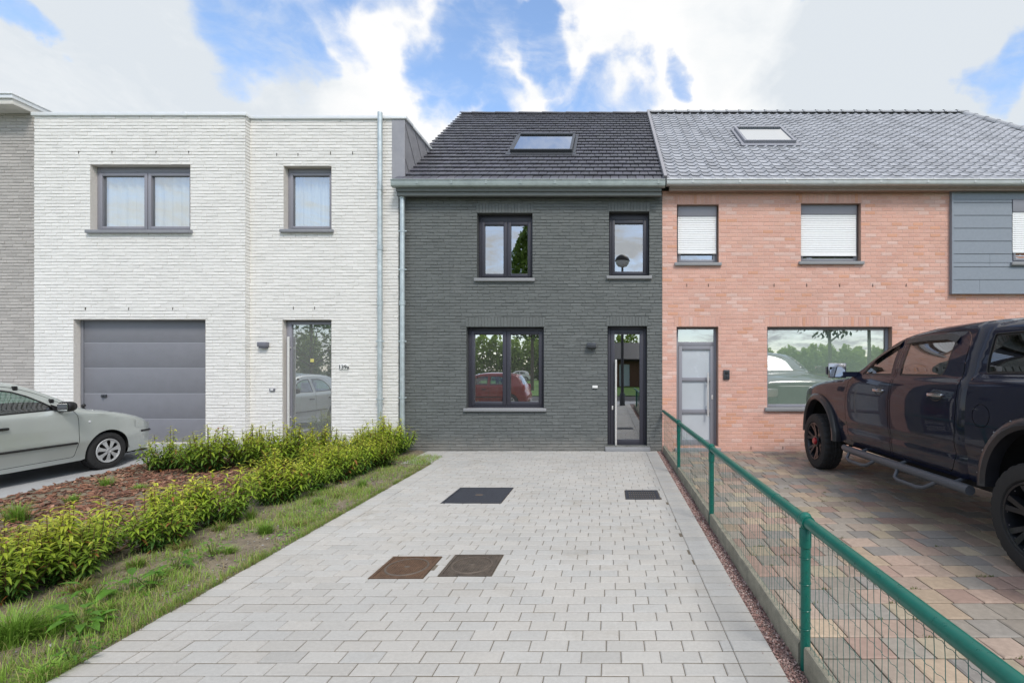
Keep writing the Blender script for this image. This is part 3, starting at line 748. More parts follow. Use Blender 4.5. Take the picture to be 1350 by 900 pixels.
    to = bpy.data.objects.new('tmp_text', cu); COL.objects.link(to)
    dg = bpy.context.evaluated_depsgraph_get(); me = bpy.data.meshes.new_from_object(to.evaluated_get(dg)); bpy.data.objects.remove(to)
    me.transform(Matrix.Translation(Vector(((la[0] + la[1]) / 2, YF - .019, (la[2] + la[3]) / 2 - .04)) - wloc(pl)) @ Matrix.Rotation(R(90), 4, 'X'))
    me.materials.clear(); me.materials.append(M['lamp_grey'])
    t = bpy.data.objects.new('number', me); COL.objects.link(t); t.parent = pl
    # rain pipe rising past the coping, cable outlet
    downpipe(h, px(501, 9.42), 9.42, 6.62, .02, [2.15, 1.02], M['zinc'], .046, collars=(5.15, 3.98, 2.9))
    for q in (288, 294):
        o = MB(); o.lathe([(0, YL - .012), (.014, YL - .012), (.014, YL + .004)], (px(q, YL), 0, pz(564.5, YL)), 'Y', 10); o.build('wall_outlet', M['red_dot'], h, smooth=40)
    return h

def left_house():
    Y = 9.47; X1 = px(45, Y) + .02; X0 = X1 - 5.5; ztop = 6.63
    h = empty('terraced_house', (X0 + 2, YF, 0))
    tag(h, 'tall beige brick house end cut off by the left photo edge', 'house', 'row of terraced houses')
    mb = MB(); brickwork(mb, X0, X1, -.1, ztop, Y, [], .215, .0632, .009, .004, .008, grey_jit((1, 1, 1), .10), 31, zj=.003, mortar=(.92, .92, .92))
    mb.build('wall', M['beige_brick'], h)
    mb = MB(); hull(mb, X0, X1, Y + .01, 17.5, -.1, ztop); mb.build('side_wall', M['beige_brick'], h)
    mb = MB(); mb.bbox(X0 - .1, X1 - .02, Y - .34, 17.6, ztop, ztop + .10, .006, 0)       # soffit board
    mb.bbox(X0 - .12, X1 + .003, Y - .37, 17.62, ztop + .10, ztop + .17, .006, 1); mb.bbox(X0 - .14, X1 + .022, Y - .39, 17.64, ztop + .17, ztop + .2, .006, 1)
    mb.build('cornice', [M['concrete_soffit'], M['cap_white']], h, smooth=30)
    mb = MB(); mb.quad((X1 + .004, Y + .0, 6.3), (X1 + .004, 17.5, 6.3), (X1 + .004, 17.5, ztop + .02), (X1 + .004, Y, ztop + .02)); mb.build('side_panel', M['gutter_light'], h)
    return h

def red_house():
    X0, X1 = 1.034, 11.25
    h = empty('terraced_house', (6, YF, 0))
    tag(h, 'salmon brick house with grey pantile roof and closed white roller shutters', 'house', 'row of terraced houses')
    dr = op(892, 947, 430.5, 588); wb = op(1011.5, 1176, 430.5, 537); u1 = op(892.5, 947.5, 269.5, 346.5); u2 = op(1056, 1135, 268, 345)
    bay0 = px(1254, YF)
    ops = [dr, wb, u1, u2]
    pal = [(.655, .385, .31), (.64, .372, .297), (.665, .40, .325), (.65, .385, .305), (.645, .392, .32), (.63, .358, .285)]
    def rc(rg, p):
        c = rg.choice(pal); k = rg.uniform(.95, 1.05)
        lime = mnoise.noise(Vector((p[0] * .55, p[1] * 2.2, 4)))
        u = rg.random()
        if u < .06 - .1 * lime: c = (.64, .34, .235)                 # plain orange bricks
        elif u > .93 - .42 * max(0, lime): c = (.68, .465, .40)     # limed, paler bricks
        return (c[0] * k, c[1] * k, c[2] * k)
    lint = [(o[0] - .04, o[1] + .04, o[3] + .004, o[3] + .195) for o in ops]
    mb = MB(); brickwork(mb, X0, X1, -.05, 5.12, YF, ops, .211, .0735, .011, .002, .004, rc, 41, lint, zj=.001, mortar=(.635, .42, .355))
    backing(mb, X0, X1, -.05, 5.3, YF, ops, .3)
    sl = [(px(q, YF), pz(376, YF)) for q in (905.5, 934, 1020.5, 1063.5, 1107, 1150.5, 1194.5)] + [(px(q, YF), pz(590, YF)) for q in (990, 1032)]
    slots(mb, sl, YF, .06, .008)
    mb.build('wall', [M['red_brick'], M['reveal_red'], M['plaster'], M['slot']], h)
    mb = MB(); hull(mb, X0, X1, YF + .1, 17.85, -.05, 5.3); mb.build('side_wall', M['plaster'], h)
    mb = MB(); mb.box(X0 + .01, X1 - .02, YF + .31, 17.8, 2.62, 2.85); mb.build('upper_floor', M['plaster'], h)
    def shutter(w, a, b, c, d, y, tops):
        s = MB(); z = d; n = int((d - c) / .042)
        for i in range(n):
            z0 = d - (i + 1) * (d - c) / n; z1 = d - i * (d - c) / n
            s.add([(a, y + .012, z0), (b, y + .012, z0), (b, y, z0 + .008), (a, y, z0 + .008), (b, y + .003, z1 - .006), (a, y + .003, z1 - .006), (b, y + .012, z1), (a, y + .012, z1)], [(0, 1, 2, 3), (3, 2, 4, 5), (5, 4, 6, 7)])
        s.bbox(a, b, y - .006, y + .014, c - .035, c, .004)
        s.build('shutter', M['shutter'], w, smooth=30)
        k = MB(); k.bbox(a - .005, b + .005, y - .012, y + .03, tops[0], tops[1], .006); k.build('shutter_box', M['frame_light'], w, smooth=30)
    w = window(h, *u1, YF, M['frame_light'], M['glass_pale'], .13, 1, .045, .05, top=.06, sill=M['sill_stone'])
    shutter(w, u1[0] + .03, u1[1] - .03, pz(331, YF), pz(283.5, YF), YF + .085, (pz(283.5, YF), u1[3] - .004))
    w = window(h, *u2, YF, M['frame_light'], M['glass_pale'], .13, 1, .045, .05, top=.06, sill=M['sill_stone'])
    shutter(w, u2[0] + .03, u2[1] - .05, pz(334, YF), pz(281, YF), YF + .085, (pz(281, YF), u2[3] - .004))
    window(h, *wb, YF, M['frame_light'], M['glass_shop'], .12, 1, .04, .0, top=.04, sill=M['sill_stone'], curtain=M['curtain_green'], sill_h=.07, folds=0.0)
    # door with three frosted lights and a top light
    a, b, c, d = dr; c = .055; yd = YF + .16
    zt = pz(452, YF)
    mb = MB(); frame_ring(mb, a + .003, b - .003, c, d - .003, yd, yd + .08, .05, wb=.02, wt=.035)
    mb.bbox(a + .05, b - .05, yd + .002, yd + .08, zt - .045, zt + .03, .005)
    x0, x1 = a + .055, b - .055
    mb.bbox(x0, x0 + .075, yd - .014, yd + .05, c + .02, zt - .05, .006); mb.bbox(x1 - .075, x1, yd - .014, yd + .05, c + .02, zt - .05, .006)
    for (q0, q1) in ((zt - .125, zt - .05), (pz(502.5, YF), pz(497.5, YF)), (pz(545.5, YF), pz(540, YF)), (c + .02, c + .14)): mb.bbox(x0 + .074, x1 - .074, yd - .012, yd + .05, q0, q1, .006)
    D = mb.build('door', M['frame_light'], h, smooth=30)
    g = MB(); g.quad((x0 + .07, yd + .02, c + .1), (x1 - .07, yd + .02, c + .1), (x1 - .07, yd + .02, zt - .1), (x0 + .07, yd + .02, zt - .1)); g.build('pane', M['frosted'], D)
    g = MB(); g.quad((a + .05, yd + .03, zt + .02), (b - .05, yd + .03, zt + .02), (b - .05, yd + .03, d - .03), (a + .05, yd + .03, d - .03)); g.build('top_light', M['glass_pale'], D)
    cu_ = MB(); cu_.quad((a + .05, yd + .07, zt), (b - .05, yd + .07, zt), (b - .05, yd + .07, d), (a + .05, yd + .07, d)); cu_.build('curtain', M['curtain'], D)
    pull_bar(D, x1 - .13, yd - .012, pz(549, YF), pz(491, YF), M['steel'], .015)
    k = MB(); k.bbox(x1 - .05, x1 - .022, yd - .024, yd - .01, pz(527, YF), pz(521, YF), .004); k.build('lock', M['steel'], D, smooth=30)
    st = MB(); st.bbox(a - .04, b + .04, YF - .08, YF + .3, -.02, .06, .008); st.build('doorstep', M['sill_stone'], h, smooth=30)
    la = op(953.5, 961.5, 487.5, 500); l = MB(); l.bbox(la[0], la[1], YF - .035, YF + .004, la[2], la[3], .008, 0); l.bbox(la[0] + .02, la[1] - .02, YF - .041, YF - .03, la[2] + .10, la[3] - .02, .004, 1)
    l.lathe([(0, -.044), (.014, -.044), (.014, -.03)], ((la[0] + la[1]) / 2, YF, la[2] + .05), 'Y', 12, 1); l.build('intercom', [M['lamp_grey'], M['black_plastic']], h, smooth=30)
    # clad bay on the first floor
    zb0, zb1 = pz(385.5, YF - .06), pz(250, YF - .06); yb = YF - .06
    wbay = (px(1334, yb), px(1334, yb) + 1.15, pz(346, yb), pz(263, yb))
    mb = MB(); nb = 8; bh = (zb1 - zb0) / nb; bx0 = px(1254.5, yb); bx1 = X1 - .3
    mb.bbox(bx0, bx0 + .04, yb - .012, YF + .01, zb0 - .02, zb1, .004); mb.bbox(bx0 - .005, bx1, yb - .02, YF + .01, zb0 - .03, zb0 + .0, .004)
    for i in range(nb):
        for q in rsub([(bx0 + .04, bx1, zb0 + i * bh + .002, zb0 + (i + 1) * bh - .006)], wbay):
            if q[1] - q[0] > .02 and q[3] - q[2] > .02:
                cuts = [q[0]] + [c_ for c_ in (bx0 + (.55 if i == 0 else .75 if i == 2 else 9),) if q[0] < c_ < q[1]] + [q[1]]
                for u in range(len(cuts) - 1):
                    A, B = cuts[u] + (.002 if u else 0), cuts[u + 1] - .002
                    mb.add([(A, yb - .008, q[2]), (B, yb - .008, q[2]), (B, yb, q[3]), (A, yb, q[3]), (A, yb + .02, q[2]), (B, yb + .02, q[2]), (A, yb + .02, q[3]), (B, yb + .02, q[3])], [(0, 1, 2, 3), (0, 4, 5, 1), (3, 2, 7, 6), (0, 3, 6, 4), (1, 5, 7, 2)])
    for q in rsub([(bx0 + .03, bx1, zb0, zb1)], wbay): mb.quad((q[0], yb + .016, q[2]), (q[1], yb + .016, q[2]), (q[1], yb + .016, q[3]), (q[0], yb + .016, q[3]))
    mb.build('siding', M['siding'], h)
    w = window(h, *wbay, yb, M['frame_light'], M['glass_pale'], .03, 1, .045, .05, top=.06, sill=M['sill_stone'], sill_over=.03)
    shutter(w, wbay[0] + .02, wbay[1] - .03, pz(332, YF), pz(281, YF), yb + .005, (pz(281, YF), wbay[3] - .004))
    # roof of wavy pantiles with a hipped end
    org = Vector((0, EAVE_Y, EAVE_Z)); xr0, xr1, xl = 11.45, 9.98, 1.11
    def P(x, t, hg): return (x, org.y + UP.y * t + NRM.y * hg, org.z + UP.z * t + NRM.z * hg)
    mb = MB(); rg = random.Random(9); NR = 26; EXP = SL / NR; TW = .221; NS = 11
    sk = (3.12, 4.32, 2.4, 3.65)
    def prof(u):     # one pantile across: a roll and a shallow pan
        u %= 1.0
        return .030 * math.exp(-((u - .17) / .11) ** 2) + .030 * math.exp(-((u - 1.17) / .115) ** 2) + .010 * (1 - u)
    for r in range(NR):
        t0, t1 = r * EXP - (.06 if r == 0 else .0), (r + 1) * EXP + .04
        xm = xr0 + (xr1 - xr0) * min(1, (r + .5) / NR)
        k = 0
        while xl + k * TW < xm:
            a_ = xl + k * TW; k += 1
            if a_ + TW > sk[0] and a_ < sk[1] and t1 - .04 > sk[2] + .05 and t0 < sk[3] - .05: continue
            g = rg.uniform(.86, 1.14); c = (g, g, g * 1.01); e = rg.uniform(-.003, .003)
            vs = []; fs = []
            for i in range(NS + 1):
                u = i / NS; x = a_ + u * TW
                hh = prof(u)
                vs += [P(x, t0 + .006, .004 + e + hh * .75), P(x, t0, .026 + e + hh), P(x, t0 + EXP * .5, .015 + e * .5 + hh), P(x, t1, .002 + hh)]
            for i in range(NS):
                b0, b1 = i * 4, i * 4 + 4
                for j in range(3): fs.append((b0 + j, b1 + j, b1 + j + 1, b0 + j + 1))
            mb.add(vs, fs, 0, c)
    mb.add([P(xl, -.02, -.012), P(xr0, -.02, -.012), P(xr1, SL, -.012), P(xl, SL, -.012)], [(0, 1, 2, 3)], 1, (1, 1, 1))
    mb.add([(xr0, EAVE_Y, EAVE_Z), (xr0, 17.85, 5.3), (xr1, RIDGE_Y, RIDGE_Z)], [(0, 1, 2)], 0, (1, 1, 1))
    mb.add([(xl, RIDGE_Y, RIDGE_Z), (xr1, RIDGE_Y, RIDGE_Z), (xr0, 17.85, 5.3), (xl, 17.85, 5.3)], [(0, 1, 2, 3)], 1, (1, 1, 1))
    roof = mb.build('roof', [M['tile_grey'], M['membrane']], h, smooth=50)
    rm = MB()
    def ridge(p0, p1, nrm_y):
        p0, p1 = Vector(p0), Vector(p1); L_ = (p1 - p0).length; d = (p1 - p0) / L_; side = d.cross(Vector((0, 0, 1))).normalized(); upv = side.cross(d)
        s = 0
        while s < L_ - .05:
            m = 8; vs = []
            for ss, rr in ((s, .118), (s + .05, .118), (s + .055, .1), (min(s + .40, L_ + .05), .098)):
                for k in range(m + 1):
                    a_ = math.pi * k / m; q = p0 + d * ss + side * (rr * math.cos(a_)) + upv * (rr * math.sin(a_) * .85 - .01); vs.append(tuple(q))
            g = rg.uniform(.85, 1.1)
            rm.add(vs, [(j * (m + 1) + k, j * (m + 1) + k + 1, (j + 1) * (m + 1) + k + 1, (j + 1) * (m + 1) + k) for j in range(3) for k in range(m)], 0, (g, g, g)); s += .36
    ridge((1.1, RIDGE_Y, RIDGE_Z + .03), (xr1 + .05, RIDGE_Y, RIDGE_Z + .03), 1); ridge((xr1, RIDGE_Y, RIDGE_Z + .02), (xr0, EAVE_Y, EAVE_Z + .05), 1)
    rm.build('ridge_tile', M['tile_grey'], roof, smooth=50)
    skylight(h, (sk[0] + sk[1]) / 2 , sk[2], sk[3], (sk[1] - sk[0]) / 2, org + NRM * .01, UP, NRM, M['frame_light'], M['glass_sky'], M['shutter'])
    gutter(h, 1.09, X1 + .2, EAVE_Y - .15, 5.245, .11, .17, M['gutter_light'], M['soffit_brown'], .065, .9)
    return h
G_HOUSE, W_HOUSE, L_HOUSE, R_HOUSE = grey_house(), white_house(), left_house(), red_house()
# ------------------------------------------------------------------ ground, paving, fence, covers
def struct(o): o['kind'] = 'structure'; return o

def drive_left(y): return -2.83 - .0255 * min(y, 8.15)
COVERS = [(-2.03, -1.31, 5.78, 6.54), (-1.855, -1.44, 3.70, 4.13), (-1.335, -.925, 3.74, 4.17), (.20, .625, 5.95, 6.40)]

def paver_block(mb, x0, x1, y0, y1, z, col, rg, b=.005, tilt=.0016):
    """one paving block with a worn arris; x0/x1 may be pairs (front, back)"""
    xa0, xa1 = x0 if isinstance(x0, tuple) else (x0, x0)
    xb0, xb1 = x1 if isinstance(x1, tuple) else (x1, x1)
    dz = [z + rg.uniform(-tilt, tilt) for _ in range(4)]
    o = [(xa0, y0), (xb0, y0), (xb1, y1), (xa1, y1)]
    i = [(xa0 + b, y0 + b), (xb0 - b, y0 + b), (xb1 - b, y1 - b), (xa1 + b, y1 - b)]
    vs = [(p, q, z - .014) for p, q in o] + [(p, q, z - .0045) for p, q in o] + [(p, q, d) for (p, q), d in zip(i, dz)]
    mb.add(vs, [(8, 9, 10, 11)] + [(k, (k + 1) % 4, 4 + (k + 1) % 4, 4 + k) for k in range(4)] + [(4 + k, 4 + (k + 1) % 4, 8 + (k + 1) % 4, 8 + k) for k in range(4)], 0, col)

def grey_drive():
    mb = MB(); rg = random.Random(77); rows = 0; H = .1105; W = .2215; J = .0045
    XR = .925; y = 9.485
    def pc():
        k = rg.gauss(1, .032); w = rg.uniform(-.006, .006)
        return (.425 * k + w, .415 * k, .392 * k - w)
    while y > -3.2:
        y1 = y; y0 = y - H; ym = (y0 + y1) / 2
        xl = drive_left(ym) if ym < 8.15 else -3.58
        sl = drive_left(ym) + .222
        ring = [(drive_left(ym), sl)] if ym < 8.15 else []
        if ym >= 8.15:                                        # widening beside the bed
            x = xl - rg.uniform(0, .1)
            while x < sl - .01:
                ring.append((max(x, xl), min(x + W, sl))); x += W
        for a, b in ring: paver_block(mb, a + J / 2, b - J / 2, y0 + J / 2 + .0028, y1 - J / 2 - .0028, rg.uniform(-.002, .001), pc(), rg)
        paver_block(mb, XR - .222 + J * .8, XR, y0 + J / 2 + .0028, y1 - J / 2 - .0028, rg.uniform(-.002, .001), pc(), rg)
        x = sl - (W / 2 if rows % 2 else 0) - (.03 if rows % 3 else .0)
        xe = XR - .222 + .002
        while x < xe:
            a, b = max(x, sl) + J / 2 + (.003 if x < sl else 0), min(x + W, xe) - J / 2
            x += W
            if b - a < .03: continue
            rs = [(a, b, y0 + J / 2, y1 - J / 2)]
            for c in COVERS: rs = rsub(rs, (c[0] - .008, c[1] + .008, c[2] - .008, c[3] + .008))
            col = pc()
            for q in rs:
                if q[1] - q[0] > .025 and q[3] - q[2] > .02: paver_block(mb, q[0], q[1], q[2] + .0024, q[3] - .0024, rg.uniform(-.0015, .0015), col, rg)
        y -= H; rows += 1
    mb.box(-2.99, XR - .002, -3.2, 9.49, -.08, -.0070, 1, (1, 1, 1)); mb.box(-3.575, -2.99, 8.16, 9.49, -.08, -.0070, 1, (1, 1, 1))
    return struct(mb.build('driveway', [M['paver'], M['joint']]))

def coloured_yard():
    mb = MB(); rg = random.Random(13); H = .212; J = .0085; y = 9.46; r = 0
    pal = [(.335, .26, .212), (.355, .265, .215), (.31, .255, .21), (.26, .24, .215), (.245, .228, .21), (.28, .25, .215), (.36, .305, .225), (.365, .285, .21), (.325, .23, .19), (.27, .24, .205)]
    while y > -3.2:
        x = 1.085 - rg.uniform(0, .2); xe = 9.6
        while x < xe:
            w = rg.choice((.212, .212, .212, .212, .16, .265))
            a, b = max(x, 1.085), x + w; x += w
            if b - a < .04: continue
            c = rg.choice(pal); k = rg.uniform(.86, 1.14); k *= 1 + .16 * mnoise.noise(Vector((a * .8, y * .8, 2)))
            paver_block(mb, a + J / 2, b - J / 2, y - H + J / 2, y - J / 2, rg.uniform(-.002, .002), tuple(k * q for q in c), rg, b=.010, tilt=.003)
        y -= H; r += 1
    mb.box(1.083, 9.6, -3.2, 9.47, -.08, -.0095, 1, (1, 1, 1))
    return struct(mb.build('paved_yard', [M['cobble'], M['joint_dark']]))

def moss():
    """green tufts in the joints of the right-hand yard"""
    mb = MB(); rg = random.Random(4)
    for _ in range(120):
        x, y = rg.uniform(1.15, 4.6), 9.46 - .212 * rg.randint(12, 38)
        if x > 3.1 and y > 3: continue
        for _ in range(rg.randint(5, 16)):
            bx, by = x + rg.gauss(0, .022), y + rg.gauss(0, .007); h = rg.uniform(.004, .018); a = rg.uniform(0, 6.28); w = .003
            k = rg.uniform(.7, 1.3)
            mb.add([(bx - w * math.cos(a), by - w * math.sin(a), -.004), (bx + w * math.cos(a), by + w * math.sin(a), -.004), (bx + rg.gauss(0, .008), by + rg.gauss(0, .008), h)], [(0, 1, 2)], 0, (.13 * k, .16 * k, .035 * k))
    return tag(mb.build('moss', M['grass']), 'tiny green moss growing in the joints of the coloured pavers', 'moss', kind='stuff')

def bed_height(x, y):
    n = .5 * mnoise.noise(Vector((x * 2.2, y * 2.2, 0))) + .35 * mnoise.noise(Vector((x * 7, y * 7, 3))) + .2 * mnoise.noise(Vector((x * 19, y * 19, 5)))
    d = (-2.92 - x)                                      # distance from the paving edge
    edge = min(1, max(0, d / .35))
    z = -.012 + .05 * edge * (1 - edge * .2) + .03 * n * (.25 + edge)
    if x < -6.9: z += .04 * min(1, (-6.9 - x) / .5)
    if d < .14: z = min(z, -.010 + .006 * n)
    return z

def drive_edge(y): return -7.16 - .165 * max(0, y - 5) if y < 8.2 else -7.69
def soil():
    mb = MB(); nx, ny = 130, 210; x0, x1, y0, y1 = -7.75, -2.80, -.4, 9.42
    vs = []; fs = []
    for j in range(ny + 1):
        for i in range(nx + 1):
            x, y = x0 + (x1 - x0) * i / nx, y0 + (y1 - y0) * j / ny
            z = bed_height(x, y)
            if y > 8.05 and x > -3.66: z = min(z, -.016)
            if x > drive_left(y) - .01: z = -.03
            if x < drive_edge(y) - .03: z = -.07
            vs.append((x, y, z))
    for j in range(ny):
        for i in range(nx):
            a = j * (nx + 1) + i; fs.append((a, a + 1, a + nx + 2, a + nx + 1))
    mb.add(vs, fs)
    return struct(mb.build('soil_bed', M['soil'], smooth=80))

def concrete_drive():
    """smooth concrete in front of the garage, rising slightly to the door"""
    mb = MB()
    def z(y): return .015 + (.0 if y < 7.9 else .15 * (y - 7.9) / 1.5)
    ys = [-3.2, 0, 2, 4, 5.5, 7.0, 7.9, 8.3, 8.7, 9.1, 9.42]
    for a, b in zip(ys[:-1], ys[1:]):
        xr = drive_edge
        vs = [(-16, a, z(a)), (xr(a), a, z(a)), (xr(b), b, z(b)), (-16, b, z(b)), (xr(a), a, -.1), (xr(b), b, -.1)]
        mb.add(vs, [(0, 1, 2, 3), (1, 4, 5, 2)])
    # terrace slab along the white house
    mb.box(-7.72, -4.5, 8.75, 9.49, -.1, .085); 
    return struct(mb.build('concrete_driveway', M['concrete']))

def pebble(mb, c, r, rg, col):
    """an irregular eight-vertex stone"""
    ax = Vector((rg.gauss(0, 1), rg.gauss(0, 1), rg.gauss(0, 1))).normalized(); q = Matrix.Rotation(rg.uniform(0, 6.28), 3, ax)
    pts = [(0, 0, .8), (0, 0, -.8), (1, .1, .1), (-.9, -.1, .1), (.1, 1, -.1), (-.1, -.9, .0)]
    vs = []
    for p in pts:
        v = q @ Vector(p) * r * rg.uniform(.75, 1.2); vs.append((c[0] + v.x, c[1] + v.y, c[2] + v.z * .75))
    mb.add(vs, [(0, 2, 4), (0, 4, 3), (0, 3, 5), (0, 5, 2), (1, 4, 2), (1, 3, 4), (1, 5, 3), (1, 2, 5)], 0, col)

def gravel():
    mb = MB(); rg = random.Random(21)
    pal = [(.27, .165, .145), (.33, .20, .175), (.38, .27, .245), (.21, .115, .10), (.46, .36, .33), (.25, .17, .155), (.34, .22, .195)]
    n = 0
    y = .6
    while y < 9.48:
        dens = 9 if y < 4 else 6
        step = .0085 + .0011 * y
        x = .931
        while x < 1.032:
            k = rg.uniform(.75, 1.25); c = tuple(k * q for q in rg.choice(pal))
            pebble(mb, (x + rg.uniform(-.5, .5) * step, y + rg.uniform(-.5, .5) * step, -.012 + rg.uniform(-.006, .006)), step * rg.uniform(.55, .95), rg, c)
            x += step
        y += step
    for _ in range(30):     # strays on the pavers' edge
        pebble(mb, (rg.uniform(.86, .93), rg.uniform(2, 9), .003), rg.uniform(.003, .006), rg, rg.choice(pal))
    tag(mb.build('gravel', M['gravel']), 'strip of pinkish red gravel between the grey pavers and the fence', 'gravel', kind='stuff')
    b = MB(); b.box(.924, 1.084, -3.2, 9.48, -.1, -.018); struct(b.build('gravel_base', M['gravel_bed']))

def fence():
    f = empty('wire_fence', (1.055, 5, 0))
    tag(f, 'low green tubular fence with wire mesh on a weathered concrete kerb', 'fence')
    X = 1.055; posts = [.18, 2.60, 5.00, 7.38]
    zr = lambda y: .775
    def pl(name, y0, y1, zt):
        mb = MB(); rg = random.Random(int(y0 * 10)); n = max(2, int((y1 - y0) / .12)); vs = []; fs = []
        for i in range(n + 1):
            y = y0 + (y1 - y0) * i / n; e = rg.uniform(-.004, .004); g = rg.uniform(-.003, .003)
            vs += [(1.031 + g, y, -.08), (1.031 + g, y, zt - .012 + e), (1.038, y, zt + e), (1.075, y, zt + e), (1.082, y, zt - .012), (1.082, y, -.08)]
        for i in range(n):
            for k in range(5): fs.append((i * 6 + k, i * 6 + k + 1, i * 6 + 7 + k, i * 6 + 6 + k))
        fs += [tuple(range(6)), tuple(n * 6 + k for k in reversed(range(6)))]
        mb.add(vs, fs); mb.build('kerb', M['plinth'], f, smooth=40)
    edges = [-1.5] + posts + [9.46]
    for i in range(len(edges) - 1):
        pl('kerb', edges[i] + .034, edges[i + 1] - .034, .122 if i < 2 else .112)
    for y in posts:
        m = MB(); m.tube([(X, y, -.08), (X, y, .79)], .0255, 16)
        m.lathe([(.0255, .64), (.031, .645), (.031, .74), (.027, .745)], (X, y, 0), 'Z', 16)
        for z in (.58, .44, .30, .2): m.tube([(X + .029 * math.cos(a * .5236), y + .029 * math.sin(a * .5236), z + .001 * a) for a in range(13)], .0018, 4)
        p = m.build('post', M['fence'], f, smooth=40)
        c = MB(); c.tube([(X, y - .045, .785), (X, y + .045, .785)], .036, 16); c.sphere((X, y, .797), .036, 12); c.build('clamp', M['fence'], p, smooth=50)
    r = MB(); r.tube([(X, -1.5, .785), (X, 4.0, .785), (X, 9.44, .785)], .030, 18)
    for y in (3.05, 5.6, 8.1): r.lathe([(.030, y - .004), (.0325, y - .003), (.0325, y + .003), (.030, y + .004)], (X, 0, .785), 'Y', 18)
    r.build('rail', M['fence'], f, smooth=50)
    # mesh panels: straight uprights, kinked line wires
    for i in range(len(edges) - 1):
        a, b = edges[i] + .03, edges[i + 1] - .02
        if b < .5: continue
        a = max(a, .3)
        w = MB(); rg = random.Random(50 + i); n = int((b - a) / .0505)
        for k in range(n + 1):
            y = a + (b - a) * k / n; x = 1.055 + rg.uniform(-.002, .002)
            pts = [(x, y, .105)] + [(x + rg.uniform(-.003, .003), y + rg.uniform(-.0035, .0035), z) for z in (.22, .34, .46, .58, .69)] + [(1.052, y, .765)]
            w.tube(pts, .0013, 4, caps=False)
        for z in (.15, .27, .39, .51, .63, .74):
            pts = []; m = int((b - a) / .025)
            for k in range(m + 1): pts.append((1.053 + rg.uniform(-.001, .001), a + (b - a) * k / m, z + (.0035 if (k // 1) % 2 else -.0035) + .006 * math.sin(k * .11 + z * 9)))
            w.tube(pts, .0011, 4, caps=False)
        w.build('mesh_panel', M['wire'], f)
    return f

def covers():
    def cover(x0, x1, y0, y1, mat, mat2, label, disc, sx=14, sy=14, group=None, frame=.022):
        o = empty('drain_cover', ((x0 + x1) / 2, (y0 + y1) / 2, 0)); tag(o, label, 'drain cover', group)
        mb = MB(); frame_ring_h(mb, x0, x1, y0, y1, frame); mb.build('frame', mat2, o)
        mb = MB(); a, b, c, d = x0 + frame + .003, x1 - frame - .003, y0 + frame + .003, y1 - frame - .003
        mb.box(a, b, c, d, -.02, -.002)
        rg = random.Random(int(100 * x0))
        n = int((b - a) / .0185); m = int((d - c) / .0185); R_ = min(b - a, d - c) * .46; cx, cy_ = (a + b) / 2, (c + d) / 2
        for i in range(n):
            for j in range(m):
                x, y = a + (i + .5) * (b - a) / n, c + (j + .5) * (d - c) / m
                dd = math.hypot(x - cx, y - cy_)
                if disc and (abs(dd - R_) < .02 or dd < .03): continue
                if not disc and (abs(x - cx) < .05 and abs(y - cy_) < .035): continue
                s = .0052; hgt = .0022 + rg.uniform(-.0006, .0004)
                mb.add([(x - s, y - s, -.002), (x + s, y - s, -.002), (x + s, y + s, -.002), (x - s, y + s, -.002), (x - s * .6, y - s * .6, hgt), (x + s * .6, y - s * .6, hgt), (x + s * .6, y + s * .6, hgt), (x - s * .6, y + s * .6, hgt)],
                       [(4, 5, 6, 7), (0, 1, 5, 4), (1, 2, 6, 5), (2, 3, 7, 6), (3, 0, 4, 7)])
        mb.build('lid', mat, o)
        if disc:
            r2 = MB(); r2.lathe([(R_ - .012, -.003), (R_ - .012, .002), (R_ + .0, .0025), (R_ + .004, -.003)], (cx, cy_, 0), 'Z', 48); r2.sphere((cx, cy_, -.0), .018, 10, sc=(1.4, .8, .25)); r2.build('ring', M['iron_light'], o, smooth=40)
        else:
            r2 = MB(); r2.bbox(cx - .045, cx + .045, cy_ - .03, cy_ + .03, -.004, .0015, .002)
            r2.build('lifting_eye', M['iron_light'], o)
        return o
    def frame_ring_h(mb, x0, x1, y0, y1, w):
        for (a, b, c, d) in ((x0, x0 + w, y0, y1), (x1 - w, x1, y0, y1), (x0 + w, x1 - w, y0, y0 + w), (x0 + w, x1 - w, y1 - w, y1)): mb.box(a, b, c, d, -.02, .0015)
    g = 'covers set into the grey driveway'
    cover(*COVERS[0], M['iron_dark'], M['iron_dark'], 'large dark blue-grey chequered manhole cover nearest the big window', False, group=g)
    cover(*COVERS[1], M['iron_rust'], M['iron_rust'], 'reddish rusty square cover with round ring, left of the pair', True, group=g)
    cover(*COVERS[2], M['iron_mid'], M['iron_mid'], 'worn grey-brown square cover with round ring, right of the pair', True, group=g)
    # slotted gully
    x0, x1, y0, y1 = COVERS[3]
    o = empty('drain_grate', ((x0 + x1) / 2, (y0 + y1) / 2, 0)); tag(o, 'small dark slotted drain grate near the gravel strip below the door', 'drain grate', g)
    mb = MB(); frame_ring_h(mb, x0, x1, y0, y1, .03); mb.build('frame', M['iron_dark'], o)
    mb = MB(); mb.box(x0 + .03, x1 - .03, y0 + .03, y1 - .03, -.1, -.04)
    n = 13
    for i in range(n):
        x = x0 + .04 + (x1 - x0 - .08) * i / (n - 1); mb.bbox(x - .0075, x + .0075, y0 + .03, y1 - .03, -.03, .0005, .002)
    for j in range(5):
        y = y0 + .05 + (y1 - y0 - .10) * j / 4; mb.box(x0 + .03, x1 - .03, y - .010, y + .010, -.028, -.0008)
    mb.build('grid', M['iron_dark'], o)

